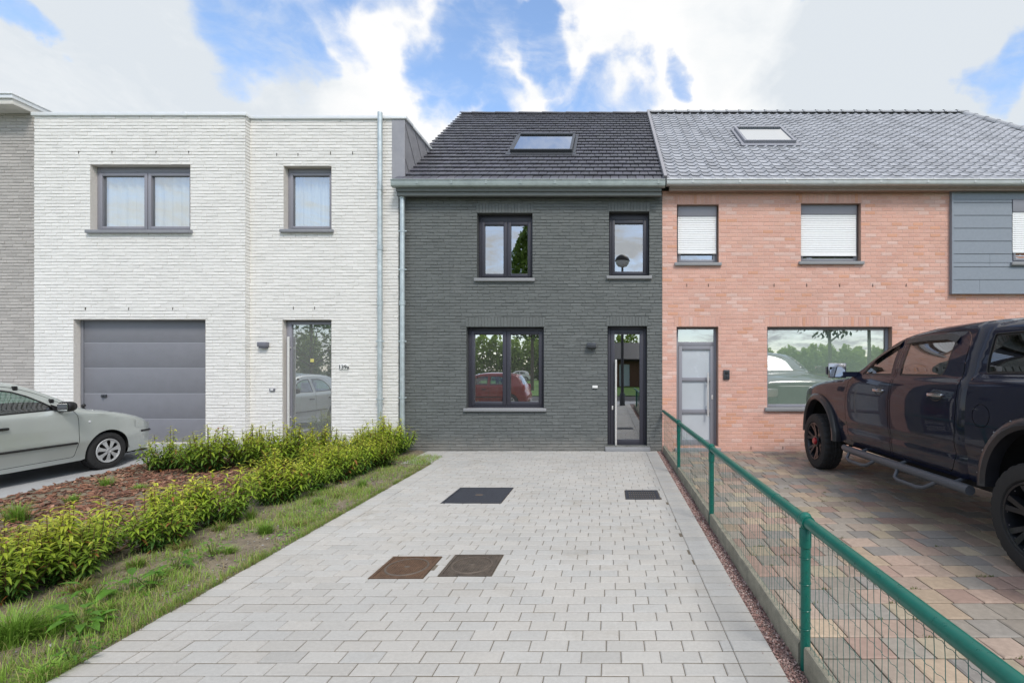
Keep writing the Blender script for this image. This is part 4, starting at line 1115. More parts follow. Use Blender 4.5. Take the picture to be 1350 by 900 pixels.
def far_ground():
    mb = MB(); mb.quad((-400, -400, -.11), (400, -400, -.11), (400, 400, -.11), (-400, 400, -.11)); struct(mb.build('ground', M['ground']))
    mb = MB(); mb.box(-80, 80, -5.2, -3.21, -.2, -.002); struct(mb.build('pavement', M['concrete']))
    mb = MB(); mb.box(-80, 80, -11.2, -5.21, -.3, -.09); struct(mb.build('road', M['asphalt']))
    mb = MB()
    for x in range(-40, 40, 6): mb.box(x, x + 3, -8.26, -8.14, -.2, -.086)
    struct(mb.build('road_marking', M['white_plastic']))
    mb = MB(); mb.quad((-120, -56, -.05), (120, -56, -.05), (120, -11.3, -.05), (-120, -11.3, -.05)); struct(mb.build('lawn', pmat('lawn', (.075, .16, .02), .9, noise=(.4, .2), fine=(14, .25))))

grey_drive(); coloured_yard(); moss(); soil(); concrete_drive(); gravel(); fence(); covers(); far_ground()
# ------------------------------------------------------------------ planting
def lerp3(a, b, t): return tuple(a[i] + (b[i] - a[i]) * t for i in range(3))

def leaf(mb, base, d, up, L_, W, col, col2, droop=.35):
    """a folded, pointed leaf: two rows of faces either side of a drooping midrib"""
    d = d.normalized(); s = d.cross(up)
    if s.length < 1e-4: s = d.orthogonal()
    s.normalize(); n = s.cross(d).normalized()
    def mid(t): return base + d * (L_ * t) - n * (droop * L_ * t * t)
    e = .16 * W
    p0, p1, p2, p3 = mid(0), mid(.35), mid(.7), mid(1)
    l1, r1 = p1 + s * W * .5 + n * e, p1 - s * W * .5 + n * e
    l2, r2 = p2 + s * W * .36 + n * e, p2 - s * W * .36 + n * e
    mb.add([tuple(q) for q in (p0, p1, p2, p3, l1, r1, l2, r2)], [(0, 1, 4), (0, 5, 1), (1, 2, 6, 4), (1, 5, 7, 2), (2, 3, 6), (2, 7, 3)], 0, None)
    for i in range(6): mb.c[-6 + i] = col if i < 4 else col2

def shrub_mesh(seed, nst=24, H=.56, sp=.27):
    rg = random.Random(seed); lv = MB(); st = MB()
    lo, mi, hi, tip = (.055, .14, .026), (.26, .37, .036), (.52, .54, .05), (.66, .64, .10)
    for i in range(nst):
        a = rg.uniform(0, 6.28); r0 = rg.uniform(0, .07); q = math.sqrt(rg.random())
        top = Vector((math.cos(a) * sp * q, math.sin(a) * sp * q, H * rg.uniform(.55, 1.05) * (1 - .35 * q * q)))
        b = Vector((math.cos(a) * r0, math.sin(a) * r0, -.03))
        pts = []
        for k in range(5):
            t = k / 4; p = b.lerp(top, t); p += Vector((math.cos(a), math.sin(a), 0)) * (.05 * math.sin(t * math.pi)) * q; pts.append(p)
        st.tube(pts, [.0055, .0048, .004, .0032, .0018], 5, caps=False)
        nl = rg.randint(27, 36); ph = rg.uniform(0, 6.28)
        for k in range(nl):
            t = .16 + .84 * (k / (nl - 1)) ** .8
            f = t * 4; j = min(3, int(f)); p = pts[j].lerp(pts[j + 1], f - j)
            ph += 2.4 + rg.uniform(-.4, .4)
            el = R(rg.uniform(-5, 30)) if t < .85 else R(rg.uniform(20, 70))
            d = Vector((math.cos(ph) * math.cos(el), math.sin(ph) * math.cos(el), math.sin(el)))
            L_ = rg.uniform(.055, .080) * (1 if t < .9 else .7); W = L_ * rg.uniform(.30, .38)
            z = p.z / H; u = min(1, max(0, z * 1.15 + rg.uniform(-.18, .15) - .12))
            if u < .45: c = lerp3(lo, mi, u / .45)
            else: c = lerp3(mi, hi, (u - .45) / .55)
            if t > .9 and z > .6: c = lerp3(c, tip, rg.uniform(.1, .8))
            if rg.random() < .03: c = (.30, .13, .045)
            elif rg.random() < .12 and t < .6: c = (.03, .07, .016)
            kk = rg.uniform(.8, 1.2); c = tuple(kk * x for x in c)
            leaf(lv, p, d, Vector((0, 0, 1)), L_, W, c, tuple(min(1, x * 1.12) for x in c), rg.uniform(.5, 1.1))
    return lv, st

def tuft_mesh(seed, n, h, spread, dry=.0, wide=.0032, lean=.6):
    rg = random.Random(seed); mb = MB()
    for _ in range(n):
        a = rg.uniform(0, 6.28); r = spread * .35 * rg.random(); b = Vector((r * math.cos(a), r * math.sin(a), -.015)); a2 = a + rg.gauss(0, .7)
        hh = h * rg.uniform(.45, 1.08); out = spread * rg.uniform(.2, 1.1) * lean
        if rg.random() < dry: c0, c1 = (.20, .16, .06), (.34, .26, .12)
        else:
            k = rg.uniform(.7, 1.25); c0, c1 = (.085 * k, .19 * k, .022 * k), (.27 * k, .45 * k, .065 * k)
        w = wide * rg.uniform(.6, 1.2); d = Vector((math.cos(a2), math.sin(a2), 0)); s = Vector((-d.y, d.x, 0))
        prev = None
        m = 4
        for k in range(m + 1):
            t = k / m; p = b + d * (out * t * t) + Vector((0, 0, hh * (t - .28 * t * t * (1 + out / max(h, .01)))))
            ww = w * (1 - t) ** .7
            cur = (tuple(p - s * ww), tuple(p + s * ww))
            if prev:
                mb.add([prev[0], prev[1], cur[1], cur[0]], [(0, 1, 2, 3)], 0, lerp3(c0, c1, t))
            prev = cur
    return mb

def weed_mesh(seed, n=16, L_=.09, W=.05, up=.25, col=(.11, .25, .03)):
    rg = random.Random(seed); mb = MB()
    for i in range(n):
        a = i * 2.4 + rg.uniform(-.3, .3); el = R(rg.uniform(12, 55)); st = rg.uniform(.02, .1)
        b = Vector((math.cos(a) * st, math.sin(a) * st, rg.uniform(.0, up * .5)))
        d = Vector((math.cos(a) * math.cos(el), math.sin(a) * math.cos(el), math.sin(el) * .7)); k = rg.uniform(.75, 1.25)
        leaf(mb, b, d, Vector((0, 0, 1)), L_ * rg.uniform(.6, 1.2), W * rg.uniform(.7, 1.2), tuple(k * x for x in col), tuple(1.15 * k * x for x in col), .5)
        mb.tube([(0, 0, -.01), tuple(b * .6), tuple(b)], .002, 4, caps=False, col=(.12, .16, .04))
    return mb

def planting():
    # ---- shrubs: six shapes, each plant its own object
    protos = []
    for i in range(6):
        lv, st = shrub_mesh(100 + i, nst=[36, 40, 34, 42, 38, 35][i], H=[.62, .58, .66, .56, .64, .6][i], sp=.33)
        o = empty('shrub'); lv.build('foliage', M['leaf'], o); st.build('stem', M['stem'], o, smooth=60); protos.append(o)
    G = 'yellow-green shrubs in the flower bed'
    rg = random.Random(31)
    front = [(-4.55, 2.55), (-4.20, 2.95), (-4.12, 3.28), (-4.42, 3.62), (-4.05, 3.62), (-4.40, 4.0), (-4.0, 4.28), (-4.2, 4.72), (-3.98, 4.98), (-3.98, 5.75), (-4.2, 6.0), (-3.92, 6.3), (-3.9, 6.85), (-4.2, 7.0), (-3.82, 7.3), (-4.2, 7.5), (-3.72, 7.8), (-4.1, 8.0)]
    back = [(-6.95, 7.55), (-6.55, 7.8), (-6.2, 7.45), (-6.1, 8.1), (-5.75, 7.75), (-5.4, 8.05), (-5.15, 7.7), (-4.95, 8.2), (-4.6, 7.9), (-4.45, 8.45), (-4.05, 8.5), (-4.02, 8.95), (-4.35, 9.0)]
    first = set()
    big = {(-6.2, 7.45): 1.12, (-5.4, 8.05): 1.15, (-4.95, 8.2): 1.1, (-4.35, 9.0): 1.1, (-4.05, 8.5): 1.05}
    lab_f = ['cut off at the left photo edge']
    for k, (x, y) in enumerate(front + back):
        i = k % 6
        o = protos[i] if i not in first else copy_tree(protos[i]); first.add(i)
        s = big.get((x, y), rg.uniform(.88, 1.06)); s *= (.90 if y < 3.5 else .93) if k < len(front) else 1.10
        o.location = (x, y, bed_height(x, y) - .01); o.rotation_euler = (0, 0, rg.uniform(0, 6.28)); o.scale = (s * rg.uniform(.98, 1.14), s * rg.uniform(.98, 1.14), s)
        if k < len(front):
            o['label'] = 'leafy yellow-green shrub in the front row along the weedy strip beside the driveway'; o['category'] = 'shrub'; o['group'] = 'yellow-green shrubs in the front row'
        else:
            o['label'] = 'leafy yellow-green shrub in the back row close to the white house'; o['category'] = 'shrub'; o['group'] = 'yellow-green shrubs in the back row'
    # ---- grass tufts one can tell apart (photo pixels of their foot)
    tufts = [(18, 848, .30, .30, 520, .03, 'big lush grass tuft at the lower left corner of the photo', 1.15), (60, 882, .15, .2, 260, .1, 'low grass clump at the paving edge in the lower left corner', 1),
             (350, 702, .20, .17, 240, .05, 'bright green upright grass tuft midway along the driveway edge', 1), (420, 664, .16, .14, 140, .15, 'small green tuft beside the driveway, next before the far shrubs', 1),
             (478, 641, .22, .16, 160, .1, 'green tuft nearest the dark house at the end of the weedy strip', 1), (330, 684, .2, .13, 120, .2, 'thin green tuft leaning against the front row shrubs', 1),
             (180, 748, .16, .18, 150, .3, 'loose grass tuft beside the front shrubs on bare soil', 1), (240, 722, .16, .2, 150, .75, 'straw coloured dry grass tuft near the front shrubs', 1), (395, 690, .12, .16, 130, .6, 'dry yellowish tuft between two green tufts at the driveway edge', 1),
             (100, 778, .17, .2, 150, .7, 'dry brownish grass tuft on bare soil near the front shrubs', 1), (290, 700, .15, .16, 120, .4, 'mixed dry and green tuft under the front shrubs', 1),
             (70, 835, .2, .2, 260, .1, 'bright green grass tuft between the weeds near the lower left corner', 1), (140, 805, .13, .18, 150, .35, 'low mixed tuft beside the large weed rosette', 1), (215, 757, .12, .17, 140, .2, 'small fresh green tuft on the middle of the weedy strip', 1), (300, 728, .12, .16, 130, .15, 'low green tuft close to the paving edge halfway up', 1), (445, 655, .12, .18, 120, .6, 'faded straw tuft near the far shrubs', 1),
             (22, 688, .34, .27, 240, .08, 'tall loose ornamental grass beside the concrete drive at the left edge', 1), (95, 662, .18, .2, 150, .15, 'low grass tuft on the bark mulch near the car', 1), (140, 640, .24, .2, 170, .1, 'loose grass tuft at the edge of the concrete drive by the car wheel', 1), (185, 645, .16, .2, 170, .12, 'grass patch on the bark mulch below the back shrubs', 1), (130, 690, .18, .14, 90, .2, 'small grass tuft growing between mulch and front shrubs', 1)]
    for k, (p, q, h, sp, n, dry, lab, wd) in enumerate(tufts):
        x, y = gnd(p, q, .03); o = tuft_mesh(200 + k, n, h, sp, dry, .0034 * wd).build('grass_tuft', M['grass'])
        o.location = (x, y, bed_height(x, y)); tag(o, lab, 'grass tuft', 'grass tufts in the flower bed')
    weeds = [(110, 828, 26, .11, .055, 'large broad-leaved weed rosette nearest the lower left corner'), (120, 792, 14, .10, .03, 'upright leafy weed behind the large rosette'), (175, 782, 10, .12, .075, 'weed with few big round leaves on bare soil'), (200, 778, 18, .055, .024, 'narrow-leaved weed at the driveway edge'), (232, 752, 14, .10, .04, 'broad weed halfway along the weedy strip'), (92, 868, 18, .05, .02, 'tiny weed touching the pavers at the lower left'), (280, 735, 16, .06, .03, 'low small-leaved weed close to the pavers'), (410, 655, 14, .07, .04, 'leafy weed at the driveway edge near the far shrubs')]
    for k, (p, q, n, L_, W, lab) in enumerate(weeds):
        x, y = gnd(p, q, .02); o = weed_mesh(300 + k, n, L_, W).build('weed', M['leaf']); o.location = (x, y, bed_height(x, y)); tag(o, lab, 'weed', 'weeds in the flower bed')
    # ---- ground cover nobody could count
    rg = random.Random(55); mb = MB()
    for _ in range(60000):
        y = .9 + 7.9 * rg.random() ** 1.25; x = drive_left(y) - .02 - abs(rg.gauss(.32, .32))
        if x < -4.15: continue
        d = mnoise.noise(Vector((x * 1.7, y * 1.7, 7))) + .5 * mnoise.noise(Vector((x * 5, y * 5, 1)))
        if d < rg.uniform(-.6, .32) + .09 * max(0, y - 3.5): continue
        h = rg.uniform(.012, .075) * (1.3 if y < 3.2 else 1) ; a = rg.uniform(0, 6.28); w = rg.uniform(.0012, .0024); lean = rg.uniform(.2, 1.1) * h
        k = rg.uniform(.7, 1.3); dry = rg.random() < .28
        c = (.38 * k, .33 * k, .15 * k) if dry else (.25 * k, .39 * k, .065 * k)
        z = bed_height(x, y) - .004; a2 = a + 1.57
        p1 = (x + math.cos(a2) * lean * .35, y + math.sin(a2) * lean * .35, z + h * .62); p2 = (x + math.cos(a2) * lean, y + math.sin(a2) * lean, z + h)
        ca, sa = math.cos(a) * w, math.sin(a) * w
        mb.add([(x - ca, y - sa, z), (x + ca, y + sa, z), (p1[0] + ca * .7, p1[1] + sa * .7, p1[2]), (p1[0] - ca * .7, p1[1] - sa * .7, p1[2]), p2], [(0, 1, 2, 3), (3, 2, 4)], 0, c)
    for _ in range(9000):       # ragged fringe creeping over the paving edge
        y = 1.0 + 7.2 * rg.random() ** 1.15; x = drive_left(y) - abs(rg.gauss(0, .035)) + .012
        if mnoise.noise(Vector((y * 3.1, 2, 0))) + .4 * mnoise.noise(Vector((y * 11, 5, 0))) < rg.uniform(-.5, .4): continue
        h = rg.uniform(.01, .055); a = rg.uniform(-.9, .9) + (3.14 if rg.random() < .5 else 0); w = rg.uniform(.0012, .0022); L_ = h * rg.uniform(.5, 1.5); k = rg.uniform(.7, 1.3)
        c = (.32 * k, .27 * k, .12 * k) if rg.random() < .35 else (.17 * k, .28 * k, .045 * k)
        dx, dy = math.cos(a), math.sin(a)
        mb.add([(x - dy * w, y + dx * w, -.012), (x + dy * w, y - dx * w, -.012), (x + dx * L_ * .4 + dy * w * .7, y + dy * L_ * .4 - dx * w * .7, h * .6), (x + dx * L_ * .4 - dy * w * .7, y + dy * L_ * .4 + dx * w * .7, h * .6), (x + dx * L_, y + dy * L_, h)], [(0, 1, 2, 3), (3, 2, 4)], 0, c)
    for _ in range(8000):       # clover-like leaflets hugging the soil
        y = .9 + 7.6 * rg.random() ** 1.3; x = drive_left(y) - .015 - abs(rg.gauss(.2, .3))
        if x < -4.1: continue
        if mnoise.noise(Vector((x * 2.3, y * 2.3, 17))) < rg.uniform(-.1, .5): continue
        r = rg.uniform(.005, .013); a = rg.uniform(0, 6.28); z = bed_height(x, y) + rg.uniform(.002, .02); k = rg.uniform(.7, 1.3)
        t1, t2 = rg.uniform(-.4, .4), rg.uniform(-.4, .4)
        mb.add([(x + r * math.cos(a + q), y + r * .8 * math.sin(a + q), z + r * (t1 * math.cos(q) + t2 * math.sin(q))) for q in (0, 1.05, 2.1, 3.14, 4.19, 5.24)], [(0, 1, 2, 3, 4, 5)], 0, (.16 * k, .31 * k, .045 * k))
    tag(mb.build('grass', M['grass']), 'sparse weedy grass and clover covering the strip beside the driveway', 'grass', kind='stuff')
    # bark mulch
    mb = MB(); pal = [(.19, .085, .052), (.24, .115, .07), (.14, .065, .043), (.31, .175, .115), (.11, .055, .04), (.21, .105, .072)]
    for _ in range(8500):
        x, y = rg.uniform(-7.75, -4.1), rg.uniform(3.6, 8.6)
        xl = -7.16 - .165 * max(0, y - 5) if y < 8.2 else -7.69
        if x < xl + rg.uniform(-.03, .12): continue
        if x > -4.35 + .3 * mnoise.noise(Vector((x, y * 2, 0))): continue
        L_, W, T = rg.uniform(.014, .040), rg.uniform(.007, .017), rg.uniform(.002, .005)
        q = Matrix.Rotation(rg.uniform(0, 6.28), 3, 'Z') @ Matrix.Rotation(rg.gauss(0, .42), 3, 'X') @ Matrix.Rotation(rg.gauss(0, .35), 3, 'Y')
        c = Vector((x, y, bed_height(x, y) + rg.uniform(.003, .022))); k = rg.uniform(.75, 1.3); co_ = tuple(k * u for u in rg.choice(pal))
        pts = [(-1, -.6, 0), (-.4, -1, .3), (.9, -.7, 0), (1, .5, -.3), (.2, 1, .4), (-.9, .7, 0)]
        vs = []
        for zz in (-T, T):
            for p in pts: v = c + q @ Vector((p[0] * L_, p[1] * W, zz + p[2] * T)); vs.append(tuple(v))
        mb.add(vs, [(6, 7, 8, 9, 10, 11)] + [(i, (i + 1) % 6, 6 + (i + 1) % 6, 6 + i) for i in range(6)], 0, co_)
    tag(mb.build('bark_mulch', M['mulch']), 'reddish brown bark chips covering the flower bed between the shrub rows', 'bark mulch', kind='stuff')
    # small stones and crumbs of earth on the bare strip
    mb = MB(); pal = [(.16, .14, .11), (.22, .2, .17), (.11, .09, .065), (.30, .29, .27), (.13, .105, .075)]
    for _ in range(3800):
        y = 1.0 + 7.4 * rg.random() ** 1.2; x = drive_left(y) - .01 - rg.uniform(0, 1.25) * (1 if rg.random() < .8 else .3)
        r = abs(rg.gauss(.0045, .005)) + .002; k = rg.uniform(.8, 1.2)
        pebble(mb, (x, y, bed_height(x, y) + r * .2), min(r, .025), rg, tuple(k * u for u in rg.choice(pal)))
    tag(mb.build('soil_crumbs', M['gravel']), 'small stones and crumbs of earth on the bare strip by the pavers', 'stones', kind='stuff')
planting()

# ------------------------------------------------------------------ what stands across the street (seen mirrored in the panes)
def crown(mb, rg, c, rx, rz, n, size, lo, hi, conic=0.0):
    for _ in range(n):
        while True:
            p = Vector((rg.uniform(-1, 1), rg.uniform(-1, 1), rg.uniform(-1, 1)))
            if .18 < p.length < 1: break
        cl = mnoise.noise(p * 2.3 + Vector(c) * .37)
        if cl < -.22: continue
        z = p.z; k = 1 - conic * (z + 1) / 2
        q = Vector((c[0] + p.x * rx * k, c[1] + p.y * rx * k, c[2] + z * rz))
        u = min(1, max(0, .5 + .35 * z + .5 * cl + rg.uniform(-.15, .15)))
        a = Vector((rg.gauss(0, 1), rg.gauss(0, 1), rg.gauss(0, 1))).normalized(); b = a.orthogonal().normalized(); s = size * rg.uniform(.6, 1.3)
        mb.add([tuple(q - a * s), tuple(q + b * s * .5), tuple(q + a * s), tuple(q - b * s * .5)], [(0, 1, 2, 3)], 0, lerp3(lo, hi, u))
def tree(name, x, y, trunk_h, rx, rz, n, size, label, group=None, conic=0., lean=0, lo=(.045, .09, .02), hi=(.2, .31, .07), tr=.16, seed=1):
    rg = random.Random(seed); o = empty(name, (x, y, -.08)); tag(o, label, 'tree', group)
    m = MB(); m.tube([(x, y, -.1), (x + .05, y, trunk_h * .5), (x, y + lean, trunk_h), (x + .1, y + lean, trunk_h + rz)], [tr, tr * .8, tr * .65, tr * .2], 10)
    for k in range(7):
        a = k * 2.4; z = trunk_h * (.8 + .05 * k); m.tube([(x, y, z), (x + math.cos(a) * rx * .4, y + math.sin(a) * rx * .4, z + rz * .35), (x + math.cos(a) * rx * .7, y + math.sin(a) * rx * .7, z + rz * .55)], [tr * .4, tr * .22, tr * .08], 6)
    m.build('trunk', M['bark'], o, smooth=60)
    c = MB(); crown(c, rg, (x, y, trunk_h + rz * .8), rx, rz, n, size, lo, hi, conic); c.build('crown', M['leaf'], o)
tree('conifer_tree', -6.2, -19, 4.8, 3.9, 5.0, 7000, .20, 'tall cone-shaped green tree across the street', conic=.8, seed=3)
tree('street_tree', 15.4, -14.5, 4.4, 3.6, 3.2, 3800, .17, 'street tree with a bare slender trunk across the road', seed=4)
tree('street_tree', 19.5, -17, 6.4, 4.2, 3.6, 3800, .18, 'wider street tree with a bare trunk across the road', seed=5)
tree('garden_tree', -22.5, -17, 2.2, 5.6, 4.2, 4200, .2, 'round dense green garden tree across the road', seed=6)
def woodland():
    mb = MB(); rg = random.Random(8)
    for i in range(110):
        x = -95 + i * 1.75 + rg.uniform(-.6, .6); h = rg.uniform(6.6, 8.0) * (1 if x < 4 else .72); y = -58 + rg.uniform(-3, 3)
        mb.tube([(x, y, -.1), (x, y, h * .8)], [.16, .05], 5, col=(.06, .05, .035))
        crown(mb, rg, (x, y, h * .5), 1.9, h * .52, 900, .36, (.10, .17, .045), (.36, .47, .13), .4)
    for i in range(60):
        x = -95 + i * 3.2; crown(mb, rg, (x, -54 + rg.uniform(-1, 1), .6), 2.2, 1.0, 160, .3, (.03, .06, .015), (.11, .18, .04))
    tag(mb.build('woodland', M['leaf']), 'far row of poplars and bushes closing the field across the street', 'woodland', kind='stuff')
woodland()
def lamp_post():
    x, y = .56, -2.3
    o = empty('street_lamp', (x, y, 0)); tag(o, 'blue-grey street lamp with a domed round head', 'street lamp')
    m = MB(); m.tube([(x, y, -.1), (x, y, 1.2), (x, y, 6.2)], [.075, .07, .05], 14); m.lathe([(.12, 0), (.12, .5), (.078, .56)], (x, y, 0), 'Z', 16); m.build('pole', M['lamp_grey'], o, smooth=40)
    m = MB(); m.lathe([(.03, 6.75), (.14, 6.72), (.27, 6.62), (.33, 6.5), (.335, 6.45), (.06, 6.44)], (x, y, 0), 'Z', 24); m.build('lamp_head', M['black_plastic'], o, smooth=40)
    m = MB(); m.lathe([(.31, 6.449), (.29, 6.34), (.2, 6.22), (.05, 6.18)], (x, y, 0), 'Z', 24); m.build('lens', M['frosted'], o, smooth=40)
lamp_post()
def bungalow():
    o = empty('bungalow', (2.5, -30, 0)); tag(o, 'low dark brick bungalow with a pale blue door across the lawn', 'house')
    m = MB(); y = -27
    ops = [(.9, 1.9, 0, 2.1), (3.2, 4.6, .9, 2.1), (-2.6, -.6, .9, 2.1)]
    for q in rsub(rsub(rsub([(-5, 9, -.1, 2.6)], ops[0]), ops[1]), ops[2]): m.quad((q[0], y, q[2]), (q[1], y, q[2]), (q[1], y, q[3]), (q[0], y, q[3]))
    m.quad((-5, y, -.1), (-5, y - 8, -.1), (-5, y - 8, 2.6), (-5, y, 2.6)); m.quad((9, y, -.1), (9, y - 8, -.1), (9, y - 8, 2.6), (9, y, 2.6)); m.quad((-5, y - 8, -.1), (9, y - 8, -.1), (9, y - 8, 2.6), (-5, y - 8, 2.6))
    m.build('wall', pmat('brown_brick', (.12, .07, .05), .85, noise=(20, .2)), o)
    d = MB(); d.bbox(.9, 1.9, y - .12, y - .06, 0, 2.1, .01); d.build('door', pmat('pale_blue_paint', (.42, .52, .6), .5, noise=(8, .05)), o)
    for q in ops[1:]:
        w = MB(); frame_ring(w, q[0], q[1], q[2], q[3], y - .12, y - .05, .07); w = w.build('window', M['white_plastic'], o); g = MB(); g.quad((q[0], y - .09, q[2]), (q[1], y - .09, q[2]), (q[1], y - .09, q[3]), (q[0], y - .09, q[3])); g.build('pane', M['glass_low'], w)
    r = MB(); r.add([(-5.4, y + .4, 2.55), (9.4, y + .4, 2.55), (9.4, y - 4, 4.4), (-5.4, y - 4, 4.4), (-5.4, y - 8.4, 2.55), (9.4, y - 8.4, 2.55)], [(0, 1, 2, 3), (3, 2, 5, 4)]); r.bbox(-5.42, 9.42, y + .36, y + .46, 2.42, 2.6, .01); r.build('roof', M['tile_dark'], o)
bungalow()
# ------------------------------------------------------------------ vehicles
def spline(pts, step=.05):
    """Catmull-Rom through 2-D points, resampled; repeated points give corners"""
    P = [np.array(p, float) for p in pts]; out = []
    for i in range(len(P) - 1):
        p0, p1, p2, p3 = P[max(i - 1, 0)], P[i], P[i + 1], P[min(i + 2, len(P) - 1)]
        d = np.linalg.norm(p2 - p1)
        if d < 1e-6: continue
        t01 = max(np.linalg.norm(p1 - p0), 1e-6) ** .5; t12 = d ** .5; t23 = max(np.linalg.norm(p3 - p2), 1e-6) ** .5
        m1 = (p2 - p1) if np.linalg.norm(p1 - p0) < 1e-6 else (p2 - p1) + t12 * ((p1 - p0) / t01 - (p2 - p0) / (t01 + t12))
        m2 = (p2 - p1) if np.linalg.norm(p3 - p2) < 1e-6 else (p2 - p1) + t12 * ((p3 - p2) / t23 - (p3 - p1) / (t12 + t23))
        n = max(1, int(round(d / step)))
        for k in range(n):
            t = k / n; h00 = 2 * t ** 3 - 3 * t ** 2 + 1; h10 = t ** 3 - 2 * t * t + t; h01 = -2 * t ** 3 + 3 * t * t; h11 = t ** 3 - t * t
            out.append(h00 * p1 + h10 * m1 + h01 * p2 + h11 * m2)
    out.append(P[-1]); return np.array(out)

def inpoly(pts, poly):
    pts = np.asarray(pts, float); poly = np.asarray(poly, float); x, y = pts[:, 0], pts[:, 1]; c = np.zeros(len(pts), bool); j = len(poly) - 1
    for i in range(len(poly)):
        xi, yi = poly[i]; xj, yj = poly[j]
        if yi != yj:
            k = ((yi > y) != (yj > y)) & (x < (xj - xi) * (y - yi) / (yj - yi) + xi); c ^= k
        j = i
    return c

def pdist(pts, line, closed=False):
    pts = np.asarray(pts, float); A = np.asarray(line, float); B = np.roll(A, -1, 0) if closed else A[1:]; A = A if closed else A[:-1]
    best = np.full(len(pts), 1e9)
    for a, b in zip(A, B):
        ab = b - a; l2 = ab @ ab
        if l2 < 1e-12: d = np.linalg.norm(pts - a, axis=1)
        else:
            t = np.clip(((pts - a) @ ab) / l2, 0, 1); d = np.linalg.norm(pts - (a + t[:, None] * ab), axis=1)
        best = np.minimum(best, d)
    return best

def offset_poly(poly, d):
    """inset (d>0) of a closed polygon"""
    P = np.asarray(poly, float); n = len(P); area = .5 * np.sum(P[:, 0] * np.roll(P[:, 1], -1) - np.roll(P[:, 0], -1) * P[:, 1]); sg = 1 if area > 0 else -1
    out = []
    for i in range(n):
        a, b, c = P[i - 1], P[i], P[(i + 1) % n]; u = (b - a) / (np.linalg.norm(b - a) + 1e-9); v = (c - b) / (np.linalg.norm(c - b) + 1e-9)
        n1 = np.array([-u[1], u[0]]) * sg; n2 = np.array([-v[1], v[0]]) * sg; m = n1 + n2; m /= (np.linalg.norm(m) + 1e-9); k = d / max(.35, m @ n1)
        out.append(b + m * k)
    return np.array(out)

def rpoly(pts, r=.04, n=4):
    """round the corners of a polygon"""
    P = [np.array(p, float) for p in pts]; out = []
    for i in range(len(P)):
        a, b, c = P[i - 1], P[i], P[(i + 1) % len(P)]; u = a - b; v = c - b; lu, lv = np.linalg.norm(u), np.linalg.norm(v); q = min(r, .45 * lu, .45 * lv)
        s, e = b + u / lu * q, b + v / lv * q
        for k in range(n + 1):
            t = k / n; out.append((1 - t) ** 2 * s + 2 * t * (1 - t) * b + t * t * e)
    return np.array(out)

def densify(poly, step=.06, closed=True):
    P = np.asarray(poly, float); out = []; n = len(P)
    for i in range(n if closed else n - 1):
        a, b = P[i], P[(i + 1) % n]; k = max(1, int(np.linalg.norm(b - a) / step))
        for j in range(k): out.append(a + (b - a) * j / k)
    if not closed: out.append(P[-1])
    return np.array(out)

def smooth_table(zs, ws):
    """a smooth curve through the half-width samples"""
    c = spline(list(zip(zs, ws)), .01); return c[:, 0], c[:, 1]

def analytic_normals(o, sh):
    """shade a body panel by the true normals of the bulged flank instead of its triangles"""
    me = o.data; n = len(me.vertices); co = np.empty(n * 3); me.vertices.foreach_get('co', co); co = co.reshape(-1, 3)
    nv = np.array([tuple(v.normal) for v in me.vertices]); P = np.stack([sh.yc - co[:, 1], co[:, 2]], 1); e = .007; side = np.sign(co[:, 0])
    W0 = sh.width(P); ok = (np.abs(np.abs(co[:, 0]) - W0) < .012) & (side != 0) & inpoly(P, sh.outline)
    d = pdist(P, sh.top); ok &= d > .016
    ds, dz = np.array([e, 0]), np.array([0, e])
    Ws = (sh.width(P + ds) - sh.width(P - ds)) / (2 * e); Wz = (sh.width(P + dz) - sh.width(P - dz)) / (2 * e)
    an = np.stack([side, Ws, -Wz], 1); an /= np.linalg.norm(an, axis=1)[:, None]
    flip = np.sum(an * nv, 1) < 0; an[flip] *= -1
    nv[ok] = an[ok]
    me.normals_split_custom_set_from_vertices([tuple(q) for q in nv])

